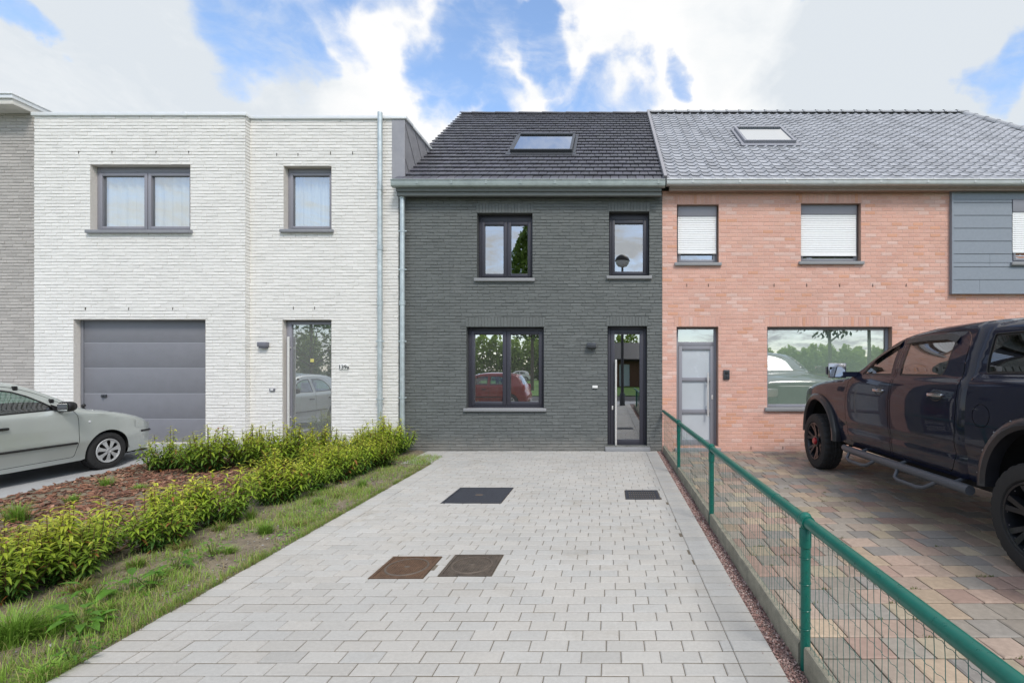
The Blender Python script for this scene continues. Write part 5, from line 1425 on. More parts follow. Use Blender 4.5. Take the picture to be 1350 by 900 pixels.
class Shell:
    """a car body: each flank is a sheet over the side view, bulged by a half-width function and rounded into the
    strip that runs over bonnet, screen, roof and tail"""
    def __init__(s, top, lower, half, plan, fil, crown, yc, regions, step=.05):
        s.yc = yc; s.top = spline(top, .05); s.half = half; s.plan = plan; s.fil = fil
        low = densify(lower, .045, closed=False)
        out = np.vstack([s.top, low]); s.outline = out
        pts = [tuple(p) for p in out]; edges = [(i, (i + 1) % len(out)) for i in range(len(out))]
        s.regions = []
        lines = [out]
        for rg_ in regions:
            poly = densify(rg_['poly'], .05); ins = offset_poly(poly, rg_.get('gap', .006)); rg_['outer'] = poly; rg_['inner'] = ins
            for q in (poly, ins):
                b = len(pts); pts += [tuple(p) for p in q]; edges += [(b + i, b + (i + 1) % len(q)) for i in range(len(q))]; lines.append(q)
            s.regions.append(rg_)
        # rounded rows near the silhouette, then a fill grid
        cand = []
        nrm = np.zeros_like(s.top); t = np.gradient(s.top, axis=0); nrm[:, 0], nrm[:, 1] = t[:, 1], -t[:, 0]; nrm /= (np.linalg.norm(nrm, axis=1)[:, None] + 1e-9)
        for d in (.003, .011, .024, .042, .064): cand += [tuple(p) for p in s.top + nrm * d]
        lo, hi = out.min(0), out.max(0)
        for x in np.arange(lo[0], hi[0], step):
            for i, z in enumerate(np.arange(lo[1], hi[1], step)): cand.append((x + (step / 2 if i % 2 else 0), z))
        cand = np.array(cand); cand = cand[inpoly(cand, out)]
        keep = np.ones(len(cand), bool)
        for q in lines[1:]: keep &= pdist(cand, q, True) > .013
        keep &= pdist(cand, low) > .012; keep &= pdist(cand, s.top) > .002
        cand = cand[keep]
        pts += [tuple(p) for p in cand]
        v, e, f, _, _, _ = delaunay_2d_cdt([Vector(p) for p in pts], edges, [], 0, 1e-5)
        V = np.array([tuple(p) for p in v]); T = [tuple(t) for t in f]
        cen = np.array([V[list(t)].mean(0) for t in T]); ok = inpoly(cen, out)
        T = [t for t, k in zip(T, ok) if k]; cen = cen[ok]
        s.V = V; s.T = T; s.cen = cen
        s.W = s.width(V)
        own = ['body'] * len(T)
        for rg_ in s.regions:                       # later regions win
            a = inpoly(cen, rg_['outer']); b = inpoly(cen, rg_['inner'])
            for i in range(len(T)):
                if b[i]: own[i] = rg_['name']
                elif a[i]: own[i] = rg_['name'] + '_gap'
        s.own = own; s.crown = crown
    def width(s, P):
        P = np.asarray(P, float); base = s.half(P[:, 0], P[:, 1]) * s.plan(P[:, 0]); r = s.fil(P[:, 0], P[:, 1]); d = np.minimum(pdist(P, s.top), r)
        return base - (r - np.sqrt(np.maximum(0, r * r - (r - d) ** 2)))
    def sheet(s, names, side, push=0.0, into=None, mi=0):
        mb = into or MB(); idx = {}
        for t, o in zip(s.T, s.own):
            if o not in names: continue
            vs = []
            for i in t:
                if i not in idx:
                    idx[i] = len(mb.v); mb.v.append((side * (s.W[i] - push), s.yc - s.V[i, 0], s.V[i, 1]))
                vs.append(idx[i])
            if side > 0: vs = vs[::-1]
            mb.f.append(tuple(vs)); mb.m.append(mi); mb.c.append(None)
        return mb
    def strip(s, mb, glass=None, mi=0, gmb=None, n=16, rim=.07):
        """bridge between the flanks; glass: list of (s0,s1,rim_front,rim_back) ranges along the silhouette"""
        w = s.width(s.top); t = np.gradient(s.top, axis=0); nr = np.stack([-t[:, 1], t[:, 0]], 1); nr /= (np.linalg.norm(nr, axis=1)[:, None] + 1e-9)
        cr = s.crown(s.top[:, 0], s.top[:, 1]); g = {}
        def vid(m, i, j):
            k = (id(m), i, j)
            if k not in g:
                u = -1 + 2 * j / n; u2 = u
                off = cr[i] * (1 - abs(u) ** 2.2)
                p = s.top[i] + nr[i] * off; g[k] = len(m.v); m.v.append((u2 * w[i], s.yc - p[0], p[1]))
            return g[k]
        for i in range(len(s.top) - 1):
            sm = .5 * (s.top[i, 0] + s.top[i + 1, 0]); zm = .5 * (s.top[i, 1] + s.top[i + 1, 1])
            for j in range(n):
                u = abs(-1 + 2 * (j + .5) / n)
                tgt, k = mb, mi
                if glass is not None:
                    for (a, b, z0) in glass:
                        if a < sm < b and zm > z0 and u < 1 - rim: tgt, k = gmb, 0
                q = (vid(tgt, i, j), vid(tgt, i, j + 1), vid(tgt, i + 1, j + 1), vid(tgt, i + 1, j))
                tgt.f.append(q); tgt.m.append(k); tgt.c.append(None)
        return mb

def weld(mb, tol=1e-4):
    bm = bmesh.new(); vs = [bm.verts.new(v) for v in mb.v]
    lay = []
    for f, m in zip(mb.f, mb.m):
        try: q = bm.faces.new([vs[i] for i in f]); q.material_index = m
        except ValueError: pass
    bmesh.ops.remove_doubles(bm, verts=bm.verts[:], dist=tol); bm.verts.index_update()
    o = MB(); o.v = [tuple(v.co) for v in bm.verts]; o.f = [tuple(v.index for v in f.verts) for f in bm.faces]; o.m = [f.material_index for f in bm.faces]; o.c = [None] * len(o.f); bm.free(); return o

def split_glass(gl, ymid, o, mat):
    """front and rear screens are two panes"""
    for nm, sg in (('windscreen', 1), ('rear_window', -1)):
        m = MB(); m.v = gl.v
        for f in gl.f:
            if sg * (gl.v[f[0]][1] - ymid) > 0: m.f.append(f); m.m.append(0); m.c.append(None)
        if m.f:
            w = weld(m); used = sorted({i for f in w.f for i in f}); ix = {a: b for b, a in enumerate(used)}
            w.v = [w.v[i] for i in used]; w.f = [tuple(ix[i] for i in f) for f in w.f]; w.build(nm, mat, o, smooth=60)

M['rubber'] = pmat('tyre_rubber', (.022, .022, .023), .8, noise=(40, .2), bump=(160, .3, .002))
M['dark_under'] = pmat('underbody', (.012, .012, .012), .9, noise=(8, .2))
M['trim_black'] = pmat('black_trim', (.014, .014, .015), .45, noise=(30, .1))
M['chrome'] = pmat('chrome', (.42, .42, .44), .2, metal=1, noise=(10, .03))
M['silver_paint'] = pmat('silver_green_paint', (.50, .535, .515), .40, metal=.40, coat=1.0, noise=(2.2, .02), spec=.5, coat_rough=.06)
M['navy_paint'] = pmat('dark_navy_paint', (.0035, .006, .020), .55, metal=.0, coat=.80, noise=(3, .15), spec=.15, coat_rough=.015)
M['red_paint'] = pmat('red_paint', (.22, .012, .012), .35, coat=.8, noise=(3, .03))
M['white_paint'] = pmat('white_paint', (.6, .62, .64), .35, coat=.8, noise=(3, .03))
M['car_glass'] = glassmat('car_glass', (.64, .82, .75), .10, .85)
M['dark_glass'] = glassmat('tinted_car_glass', (.30, .33, .34), .13, .85)
M['black_glass'] = glassmat('privacy_glass', (.06, .07, .08), .16, .9)
M['seat'] = pmat('seat_cloth', (.06, .062, .066), .9, noise=(40, .15))
M['hubcap'] = pmat('hubcap_silver', (.50, .51, .52), .4, metal=.35, noise=(20, .06))
M['rim_black'] = pmat('black_rim', (.016, .018, .023), .35, metal=.4, noise=(30, .1), coat=.3)
M['red_cap'] = pmat('red_hub_cap', (.35, .015, .025), .35, coat=.4, noise=(20, .1))
M['flare'] = pmat('wheel_arch_plastic', (.020, .021, .026), .38, coat=.35, noise=(14, .15))
M['bolt'] = pmat('bolt_head', (.2, .2, .21), .4, metal=1)
M['step_tube'] = pmat('step_coating', (.085, .095, .112), .48, metal=.2, noise=(50, .12), bump=(140, .15, .002))
M['lamp_clear'] = pmat('headlamp', (.6, .62, .64), .08, spec=.8, coat=1, noise=(12, .1))
M['lamp_red'] = pmat('tail_lamp', (.3, .01, .01), .12, coat=1, noise=(12, .1))
M['mirror'] = pmat('mirror_glass', (.8, .82, .84), .03, metal=1)

def wheel(parent, c, r, w, side, style, steer=0.0):
    """part wheel = tyre mesh; sub-parts rim, hub_cap"""
    x, y, z = c; tr = MB(); h = w / 2
    rr = .66 * r if style == 'truck' else .64 * r
    prof = [(rr, -h * .8), (rr + .02, -h * .98), (r - .07, -h * 1.02), (r - .02, -h * .93), (r - .004, -h * .80), (r, -h * .62), (r, -h * .36), (r - .012, -h * .34), (r - .012, -h * .28), (r, -h * .26), (r, -.01), (r - .012, 0), (r, .01), (r, h * .26), (r - .012, h * .28), (r - .012, h * .34), (r, h * .36), (r, h * .62), (r - .004, h * .80), (r - .02, h * .93), (r - .07, h * 1.02), (rr + .02, h * .98), (rr, h * .8)]
    tread = .010 if style == 'truck' else .004
    def fn(i, k):
        return -tread if (prof[i][0] > r - .03 and (k + (2 if prof[i][1] > 0 else 0)) % 4 == 0) else 0
    tr.lathe([(a, b) for a, b in prof], c, 'X', 112, fn=fn)
    t = tr.build('wheel', M['rubber'], parent, smooth=32)
    rm = MB(); ox = side * h
    def X(d): return x + side * (h - d)
    def ringpt(rad, a, d): return (X(d), y + rad * math.cos(a), z + rad * math.sin(a))
    if style == 'truck':
        rm.lathe([(rr + .006, side * (h - .012)), (rr - .004, side * (h - .004)), (rr - .016, side * (h - .008)), (rr - .03, side * (h - .05)), (rr - .04, side * (h - .16)), (.05, side * (h - .17))], c, 'X', 64)
        for k in range(6):                       # six broad forked spokes
            a = k * math.pi / 3 + .3
            for sgn in (-1, 1):
                a0, a1 = a + sgn * .10, a + sgn * .17
                vs = []
                for rad, aa, dd, hw in ((.075, a + sgn * .16, .05, .26), (.15, a0, .045, .13), (rr - .02, a1, .012, .085)):
                    for s2 in (-1, 1): vs.append(ringpt(rad, aa + s2 * hw, dd)); vs.append(ringpt(rad, aa + s2 * hw * 1.25, dd + .06))
                rm.add(vs, [(0, 2, 6, 4), (4, 6, 10, 8), (0, 4, 5, 1), (4, 8, 9, 5), (2, 3, 7, 6), (6, 7, 11, 10)])
        rm.build('rim', M['rim_black'], t, smooth=35)
        hb = MB(); hb.lathe([(.095, side * (h - .055)), (.09, side * (h - .035)), (.06, side * (h - .03))], c, 'X', 24); hb.build('hub', M['rim_black'], t, smooth=40)
        hb = MB(); hb.lathe([(.058, side * (h - .04)), (.055, side * (h - .01)), (.04, side * (h + .004)), (.0, side * (h + .006))], c, 'X', 24); hb.build('hub_cap', M['red_cap'], t, smooth=40)
        nb = MB()
        for k in range(16):
            a = k * math.pi / 8; nb.sphere(ringpt(rr - .028, a, .024), .005, 6)
        nb.build('rim_bolts', M['bolt'], t)
    else:
        rm.lathe([(rr + .004, side * (h - .01)), (rr - .006, side * (h - .002)), (rr - .02, side * (h - .012)), (rr - .03, side * (h - .06)), (.04, side * (h - .075))], c, 'X', 48, mi=1)
        n = 7
        for k in range(n):                       # plastic cover: seven spokes between dark windows
            a = 2 * math.pi * k / n + .2; st = 5; outer = []; inner = []
            rows = [(.03, .45, .004), (.062, .36, .0), (.10, .25, .006), (.145, .235, .012), (rr - .03, .32, .012), (rr - .012, .449, .008)]
            vs = []
            for rad, hw, dd in rows:
                for q in range(st): vs.append(ringpt(rad, a + hw * (-1 + 2 * q / (st - 1)), dd - .008))
            rm.add(vs, [(i * st + q, i * st + q + 1, (i + 1) * st + q + 1, (i + 1) * st + q) for i in range(len(rows) - 1) for q in range(st - 1)], 0)
        rm.lathe([(rr + .002, side * (h - .002)), (rr - .004, side * (h + .004)), (rr - .02, side * (h + .001)), (rr - .026, side * (h - .012))], c, 'X', 48, mi=0)
        rm.lathe([(.038, side * (h - .002)), (.036, side * (h + .012)), (.028, side * (h + .013)), (.026, side * (h + .006)), (0, side * (h + .006))], c, 'X', 24, mi=0)
        rm.build('hub_cap', [M['hubcap'], M['trim_black']], t, smooth=35)
    return t

def arch(cs, cz, r, zb, n=22, end=None):
    """lower-edge points of a wheel arch, from rear to front (decreasing s)"""
    a0 = math.asin(max(-1, min(1, (zb - cz) / r)))
    return [(cs + r * math.cos(a0 + (math.pi - 2 * a0) * k / n), cz + r * math.sin(a0 + (math.pi - 2 * a0) * k / n)) for k in range(n + 1)]

def arch2(cs, cz, rf, ra, rz, zb, n=26):
    """like arch(), but stretched to the rear and upwards"""
    a0 = math.asin(max(-1, min(1, (zb - cz) / rz))); out = []
    for k in range(n + 1):
        a = a0 + (math.pi - 2 * a0) * k / n; c = math.cos(a); out.append((cs + c * (ra if c > 0 else rf), cz + rz * math.sin(a)))
    return out

def seats(o, pos, z0, hgt, wid=.5):
    for (x, y) in pos:
        m = MB(); m.bbox(x - wid / 2, x + wid / 2, y - .25, y + .25, z0, z0 + .18, .06)
        bm = bmesh.new(); bmesh.ops.create_cube(bm, size=1)
        for v in bm.verts: v.co = Vector((x + v.co.x * wid, y - .30 + v.co.y * .16 - (v.co.z + .5) * .18, z0 + .12 + (v.co.z + .5) * (hgt - .05)))
        bmesh.ops.bevel(bm, geom=bm.edges[:], offset=.05, segments=2, affect='EDGES'); m.from_bm(bm)
        m.bbox(x - .13, x + .13, y - .56, y - .46, z0 + hgt + .08, z0 + hgt + .26, .04)
        for q in (-.05, .05): m.tube([(x + q, y - .51, z0 + hgt), (x + q, y - .51, z0 + hgt + .1)], .008, 6)
        m.build('seat', M['seat'], o, smooth=40)

def hatchback(label, paint, loc, rz, group=None):
    o = empty('parked_car'); tag(o, label, 'car', group)
    L_ = 3.98; yc = 1.99; wr, wz = .295, .288
    F_, B_ = .84, 3.30
    top = [(.05, .235), (.015, .30), (.0, .40), (.005, .50), (.03, .60), (.075, .675), (.16, .735), (.30, .79), (.55, .86), (.85, .925), (1.08, .965), (1.20, 1.01), (1.20, 1.01), (1.45, 1.165), (1.75, 1.325), (1.95, 1.395), (2.2, 1.435), (2.6, 1.45), (3.05, 1.435), (3.4, 1.39), (3.55, 1.34), (3.55, 1.34), (3.70, 1.15), (3.80, .97), (3.80, .97), (3.87, .85), (3.93, .65), (3.975, .52), (3.97, .38), (3.93, .28), (3.9, .245)]
    lower = [(3.9, .245), (3.72, .24)] + arch(B_, wz, .335, .22) + [(2.93, .205), (2.1, .195), (1.22, .205)] + arch(F_, wz, .335, .22) + [(.46, .215), (.05, .235)]
    zz = [.15, .3, .42, .5, .6, .75, .88, .95, 1.0, 1.2, 1.45]; ww = [.77, .80, .815, .825, .823, .822, .812, .79, .768, .69, .60]
    zz, ww = smooth_table(zz, ww)
    def half(s, z): return np.interp(z, zz, ww) + .012 * np.exp(-((z - .90) / .03) ** 2)
    def plan(s):
        f = 1 - .16 * np.clip((.75 - s) / .75, 0, 1) ** 2.2; b = 1 - .12 * np.clip((s - 3.1) / .9, 0, 1) ** 2; return f * b
    def fil(s, z): return np.where(z > 1.05, .06, np.where(s < .9, .075, .07))
    def crown(s, z): return np.where(s < .10, .11, np.where(s < 1.15, .055, np.where(s < 1.95, .06, np.where(s < 3.55, .035, .06))))
    door = rpoly([(1.345, 1.0), (1.285, .86), (1.275, .5), (1.33, .27), (2.40, .255), (2.42, .5), (2.42, 1.375), (2.2, 1.373), (1.95, 1.335), (1.72, 1.248), (1.5, 1.125)], .04)
    door2 = rpoly([(2.435, 1.375), (2.435, .5), (2.42, .255), (2.86, .26), (2.93, .42), (3.05, .60), (3.25, .68), (3.37, .9), (3.30, 1.1), (3.12, 1.30), (2.9, 1.36)], .04)
    win = rpoly([(1.50, .99), (1.66, 1.115), (1.82, 1.215), (1.98, 1.285), (2.18, 1.325), (2.37, 1.33), (2.37, .965)], .03)
    win2 = rpoly([(2.47, .965), (2.47, 1.33), (2.8, 1.325), (3.03, 1.27), (3.18, 1.13), (3.24, .98)], .03)
    sh = Shell(top, lower, half, plan, fil, crown, yc, [dict(name='door', poly=door, gap=.007), dict(name='door2', poly=door2, gap=.007), dict(name='win', poly=win, gap=.022), dict(name='win2', poly=win2, gap=.022)])
    body = MB(); gl = MB()
    for sd_ in (-1, 1):
        sh.sheet(['body'], sd_, into=body, mi=0); sh.sheet(['door_gap', 'door2_gap'], sd_, push=.006, into=body, mi=1)
    sh.strip(body, glass=[(1.26, 1.94, 1.0), (3.57, 3.79, .96)], gmb=gl, rim=.10)
    body = weld(body); analytic_normals(body.build('body', [paint, M['trim_black']], o, smooth=42), sh)
    split_glass(gl, yc - 2.6, o, M['car_glass'])
    for sd_ in (-1, 1):
        for nm, wn in (('door', 'win'), ('door2', 'win2')):
            d = sh.sheet([nm], sd_); sh.sheet([wn + '_gap'], sd_, push=.002, into=d, mi=1); d = d.build('door', [paint, M['trim_black']], o, smooth=42); analytic_normals(d, sh)
            analytic_normals(sh.sheet([wn], sd_, push=.006).build('window', M['car_glass'], d, smooth=42), sh)
            hs = 2.24 if nm == 'door' else 3.12
            hp = np.array([[hs, .80]]); hw = float(sh.width(hp)[0])
            k = MB(); k.bbox(sd_ * hw - .028, sd_ * hw + .028, yc - hs - .10, yc - hs + .10, .775, .81, .012); k.build('handle', M['trim_black'], d, smooth=40)
            s0, s1 = (1.31, 2.41) if nm == 'door' else (2.45, 2.93)
            ss = np.linspace(s0, s1, 14); pw = sh.width(np.stack([ss, np.full(14, .478)], 1))
            k = MB(); k.tube([(sd_ * (a + .001), yc - b, .478) for a, b in zip(pw, ss)], .0165, 8); k.build('side_moulding', M['trim_black'], d, smooth=50)
    # floor pan, arches
    u = MB(); u.box(-.74, .74, yc - 3.85, yc - .12, .19, .215); u.box(-.6, .6, yc - 1.15, yc - .2, .215, .75)
    for cs in (F_, B_):
        for sd_ in (-1, 1):
            vs = []; n = 18
            for k in range(n + 1):
                a = math.pi * k / n
                for xx in (.50, .795): vs.append((sd_ * xx, yc - cs + .345 * math.cos(a), wz + .345 * math.sin(a)))
            u.add(vs, [(2 * k, 2 * k + 1, 2 * k + 3, 2 * k + 2) for k in range(n)]); u.add([(sd_ * .5, yc - cs - .34, .2), (sd_ * .5, yc - cs + .34, .2), (sd_ * .5, yc - cs + .34, .64), (sd_ * .5, yc - cs - .34, .64)], [(0, 1, 2, 3)])
    u.build('underbody', M['dark_under'], o)
    for cs in (F_, B_):
        for sd_ in (-1, 1): wheel(o, (sd_ * .715, yc - cs, wz), wr, .185, sd_, 'car')
    # dashboard, seats, wheel
    d = MB(); d.bbox(-.66, .66, yc - 1.62, yc - 1.12, .72, .93, .06); d.build('dashboard', M['trim_black'], o, smooth=40)
    seats(o, [(-.36, yc - 2.2), (.36, yc - 2.2), (0, yc - 3.05)], .38, .58)
    s_ = MB(); s_.tube([(-.36 + .18 * math.cos(a * .3927), yc - 1.70 - .06 * math.sin(a * .3927), .93 + .17 * math.sin(a * .3927)) for a in range(16)], .014, 6, closed=True); s_.build('steering_wheel', M['trim_black'], o, smooth=50)
    m = MB(); m.bbox(-.10, .10, yc - 1.83, yc - 1.80, 1.24, 1.30, .012); m.tube([(0, yc - 1.80, 1.28), (0, yc - 1.74, 1.33)], .008, 6); m.build('inside_mirror', M['trim_black'], o, smooth=40)
    for sd_ in (-1, 1):
        # black corner triangle and mirror pod
        m = MB(); x = sd_ * .86
        m.add([(sd_ * .775, yc - 1.42, .985), (sd_ * .775, yc - 1.56, .985), (sd_ * .75, yc - 1.60, 1.085), (sd_ * .79, yc - 1.42, .985), (sd_ * .79, yc - 1.58, .985)], [(0, 1, 2), (3, 4, 2)])
        bm = bmesh.new(); bmesh.ops.create_uvsphere(bm, u_segments=14, v_segments=10, radius=1)
        for v in bm.verts:
            c = v.co.copy(); q = (abs(c.x) ** .7 * (1 if c.x > 0 else -1), c.y, abs(c.z) ** .7 * (1 if c.z > 0 else -1)); v.co = Vector((sd_ * .875 + q[0] * .10, yc - 1.50 + max(c.y, -.35) * .11, 1.04 + q[2] * .075))
        m.from_bm(bm); m.obox((sd_ * .795, yc - 1.5, 1.0), (sd_ * .03, 0, .01), (0, .035, 0), (0, 0, .018))
        m = m.build('side_mirror', M['trim_black'], o, smooth=50)
        g = MB(); g.bbox(sd_ * .875 - .075, sd_ * .875 + .075, yc - 1.556, yc - 1.551, .985, 1.085, .002); g.build('mirror_glass', M['mirror'], m)
        # headlamp, bumper strip, repeater, tail lamp, wind deflector clips
        h = MB(); n = 9; vs = []
        for k in range(n):
            s_ = .045 + .36 * k / (n - 1)
            for zq in (.57 + .05 * k / (n - 1), .665 + .07 * k / (n - 1)):
                w_ = float(sh.width(np.array([[s_, zq]]))[0]); vs.append((sd_ * (w_ + .004), yc - s_ + .002, zq))
        h.add(vs, [(2 * k, 2 * k + 1, 2 * k + 3, 2 * k + 2) for k in range(n - 1)]); h.add([(sd_ * .35, yc + .06, .55), (sd_ * .60, yc + .0, .56), (sd_ * .60, yc - .05, .68), (sd_ * .35, yc + .0, .69)], [(0, 1, 2, 3)]); h.build('headlight', paint if paint is M['silver_paint'] else M['lamp_clear'], o, smooth=50)
        b = MB(); ss = np.linspace(.06, .27, 8); pw = sh.width(np.stack([ss, np.full(8, .535)], 1)); b.tube([(sd_ * (a + .001), yc - q, .535) for a, q in zip(pw, ss)], .019, 8); b.build('bumper_strip', M['trim_black'], o, smooth=50)
        w_ = float(sh.width(np.array([[1.13, .78]]))[0]); b = MB(); b.lathe([(0, sd_ * (w_ + .008)), (.018, sd_ * (w_ + .006)), (.022, sd_ * (w_ - .004))], (0, yc - 1.13, .78), 'X', 12); b.build('indicator', M['lamp_clear'], o, smooth=50)
        t = MB(); w_ = float(sh.width(np.array([[3.84, .8]]))[0]); t.bbox(sd_ * w_ - .06, sd_ * w_ + .012, yc - 3.90, yc - 3.72, .70, .98, .03); t.build('tail_light', M['lamp_red'], o, smooth=40)
        # roof-bar clips on the window edge
        for (s_, zq) in ((1.93, 1.325), (1.56, 1.125)):
            w_ = float(sh.width(np.array([[s_, zq]]))[0]); c_ = MB(); c_.bbox(sd_ * w_ - .02, sd_ * w_ + .02, yc - s_ - .028, yc - s_ + .028, zq - .03, zq + .03, .012); c_.build('clip', M['trim_black'], o, smooth=40)
    wj = MB(); wj.tube([(.58, yc - .95, .93), (.58, yc - 1.02, 1.0)], .012, 8); wj.sphere((.58, yc - 1.0, 1.02), .028, 10); wj.build('washer_jet', M['trim_black'], o, smooth=50)
    p = MB(); p.bbox(-.26, .26, yc - .0 + .105, yc + .118, .36, .47, .004); p.build('number_plate', M['white_plastic'], o)
    o.location = loc; o.rotation_euler = (0, 0, rz)
    return o

def pickup(label, loc, rz):
    o = empty('pickup_truck'); tag(o, label, 'pickup truck')
    L_ = 5.95; yc = 2.9; F_, B_ = .70, 4.87; wr, wz = .445, .44
    top = [(.08, .56), (.02, .62), (.0, .75), (.0, .95), (.02, 1.12), (.06, 1.22), (.14, 1.29), (.3, 1.335), (.7, 1.395), (1.2, 1.45), (1.55, 1.475), (1.72, 1.505), (1.72, 1.505), (2.0, 1.66), (2.35, 1.85), (2.62, 1.965), (2.8, 2.01), (3.15, 2.05), (3.6, 2.065), (3.95, 2.06), (4.06, 2.045), (4.12, 2.04), (4.3, 2.045), (5.0, 2.04), (5.55, 2.0), (5.7, 1.94), (5.8, 1.70), (5.86, 1.50), (5.86, 1.50), (5.94, 1.45), (5.95, 1.3), (5.95, .8), (5.9, .68), (5.85, .62)]
    FA = (F_, .58, .52, .68, .56); BA = (B_, .62, .50, .52, .54)
    lower = [(5.85, .62), (5.45, .60)] + arch2(*BA, .58) + [(4.2, .575), (3.0, .56), (1.6, .545)] + arch2(*FA, .57) + [(.13, .56), (.08, .56)]
    zz = [.5, .6, .7, .85, 1.0, 1.15, 1.27, 1.36, 1.43, 1.49, 1.52, 1.7, 1.9, 2.07]; ww = [.93, .955, .972, .992, 1.0, 1.0, .995, .985, .972, .95, .925, .875, .80, .735]
    zz, ww = smooth_table(zz, ww)
    def half(s, z):
        w = np.interp(z, zz, ww)
        w = w - .018 * np.exp(-((z - .80) / .05) ** 2) * (s > 1.5) * (s < 5.5)       # scallop above the sill
        can = (s > 4.09); w = np.where(can & (z > 1.535), w - .025, w)               # canopy set in from the box side
        w = np.where(can & (z > 1.48) & (z < 1.53), w + .03, w)                       # rounded box rail
        w = np.where((s > 3.93) & (s < 4.075), w - .065 * np.clip((s - 3.95) / .125, 0, 1) ** 2, w)
        return w
    def plan(s):
        return (1 - .09 * np.clip((.8 - s) / .8, 0, 1) ** 2) * (1 - .03 * np.clip((s - 5.2) / .75, 0, 1) ** 2)
    def fil(s, z): return np.where(z > 1.6, .085, np.where(s < 1.6, .085, .06))
    def crown(s, z): return np.where(s < .12, .07, np.where(s < 1.65, .055, np.where(s < 2.8, .075, np.where(s < 5.7, .045, .03))))
    fd = rpoly([(1.90, 1.54), (1.74, 1.44), (1.70, 1.1), (1.72, .72), (1.80, .60), (2.80, .60), (2.80, 1.985), (2.66, 1.94), (2.4, 1.84), (2.1, 1.675)], .035)
    rd = rpoly([(2.83, .60), (3.86, .605), (3.93, .75), (3.96, 1.2), (3.95, 1.55), (3.90, 1.92), (3.82, 1.99), (3.3, 2.005), (2.83, 1.99)], .05)
    fw = rpoly([(2.03, 1.535), (2.17, 1.635), (2.42, 1.775), (2.62, 1.868), (2.73, 1.905), (2.73, 1.53)], .03)
    rw = rpoly([(2.90, 1.53), (2.90, 1.925), (3.1, 1.94), (3.62, 1.935), (3.70, 1.90), (3.69, 1.62), (3.64, 1.53)], .04)
    gap = [(4.045, .62), (4.085, .62), (4.085, 1.5), (4.085, 1.99), (4.05, 1.99), (4.045, 1.5)]
    cw = rpoly([(4.20, 1.565), (4.15, 1.925), (5.35, 1.925), (5.5, 1.86), (5.55, 1.565)], .035)
    fuel = [(4.28 + .105 * math.cos(a), 1.19 + .105 * math.sin(a)) for a in np.linspace(0, 2 * math.pi, 24, endpoint=False)]
    sh = Shell(top, lower, half, plan, fil, crown, yc, [dict(name='fd', poly=fd, gap=.008), dict(name='rd', poly=rd, gap=.008), dict(name='fw', poly=fw, gap=.02), dict(name='rw', poly=rw, gap=.02), dict(name='gap', poly=gap, gap=.0125), dict(name='cw', poly=cw, gap=.02), dict(name='fuel', poly=fuel, gap=.006)], step=.045)
    body = MB(); gl = MB()
    for sd_ in (-1, 1):
        sh.sheet(['body', 'fuel'] if sd_ < 0 else ['body', 'fuel', 'fuel_gap'], sd_, into=body)
        sh.sheet(['fd_gap', 'rd_gap', 'cw_gap'] + (['fuel_gap'] if sd_ < 0 else []), sd_, push=.005, into=body, mi=1); sh.sheet(['gap', 'gap_gap'], sd_, push=.03, into=body, mi=1)
    sh.strip(body, glass=[(1.80, 2.76, 1.5), (5.72, 5.85, 1.5)], gmb=gl, rim=.09)
    body = weld(body); analytic_normals(body.build('body', [M['navy_paint'], M['trim_black']], o, smooth=42), sh)
    split_glass(gl, yc - 4, o, M['dark_glass'])
    W_ = lambda s, z: float(sh.width(np.array([[s, z]]))[0])
    for sd_ in (-1, 1):
        for nm, wn, hs in (('fd', 'fw', 2.58), ('rd', 'rw', 3.66)):
            d = sh.sheet([nm], sd_); sh.sheet([wn + '_gap'], sd_, push=.003, into=d, mi=1); d = d.build('door', [M['navy_paint'], M['trim_black']], o, smooth=42); analytic_normals(d, sh)
            analytic_normals(sh.sheet([wn], sd_, push=.008).build('window', M['dark_glass'], d, smooth=42), sh)
            w = W_(hs, 1.34); k = MB(); k.bbox(sd_ * w - .03, sd_ * w + .045, yc - hs - .115, yc - hs + .115, 1.325, 1.362, .014); k.build('handle', M['chrome'] if nm == 'fd' else M['chrome'], d, smooth=40)
            k = MB(); sc = [(hs + .09 * math.cos(a), 1.335 + .05 * math.sin(a)) for a in np.linspace(0, 2 * math.pi, 16, endpoint=False)]
            k.tube([(sd_ * (W_(a, b) - .002), yc - a, b) for a, b in sc], .006, 6, closed=True); k.build('handle_cup', M['trim_black'], d, smooth=50)
            # smoked deflector over the glass
            if nm == 'fd': ln = [(2.25, 1.735), (2.42, 1.825), (2.62, 1.915), (2.76, 1.955)]
            else: ln = [(2.88, 1.965), (3.2, 1.978), (3.6, 1.972), (3.74, 1.93)]
            ln = densify(ln, .05, closed=False); vs = []
            for a, b in ln:
                w = W_(a, b); w2 = W_(a, b - .07); vs += [(sd_ * (w + .004), yc - a, b), (sd_ * (w2 + .028), yc - a, b - .062), (sd_ * (w2 + .022), yc - a, b - .066)]
            k = MB(); k.add(vs, [(3 * i + j, 3 * i + j + 1, 3 * i + j + 4, 3 * i + j + 3) for i in range(len(ln) - 1) for j in range(2)]); k.build('wind_deflector', M['trim_black'], d, smooth=60)
        analytic_normals(sh.sheet(['cw'], sd_, push=.006).build('canopy_window', M['black_glass'], o, smooth=42), sh)
        k = MB(); k.tube([(sd_ * (W_(a, b) + .002), yc - a, b) for a, b in densify(cw, .08)], .006, 6, closed=True); k.build('window_trim', M['trim_black'], o, smooth=50)
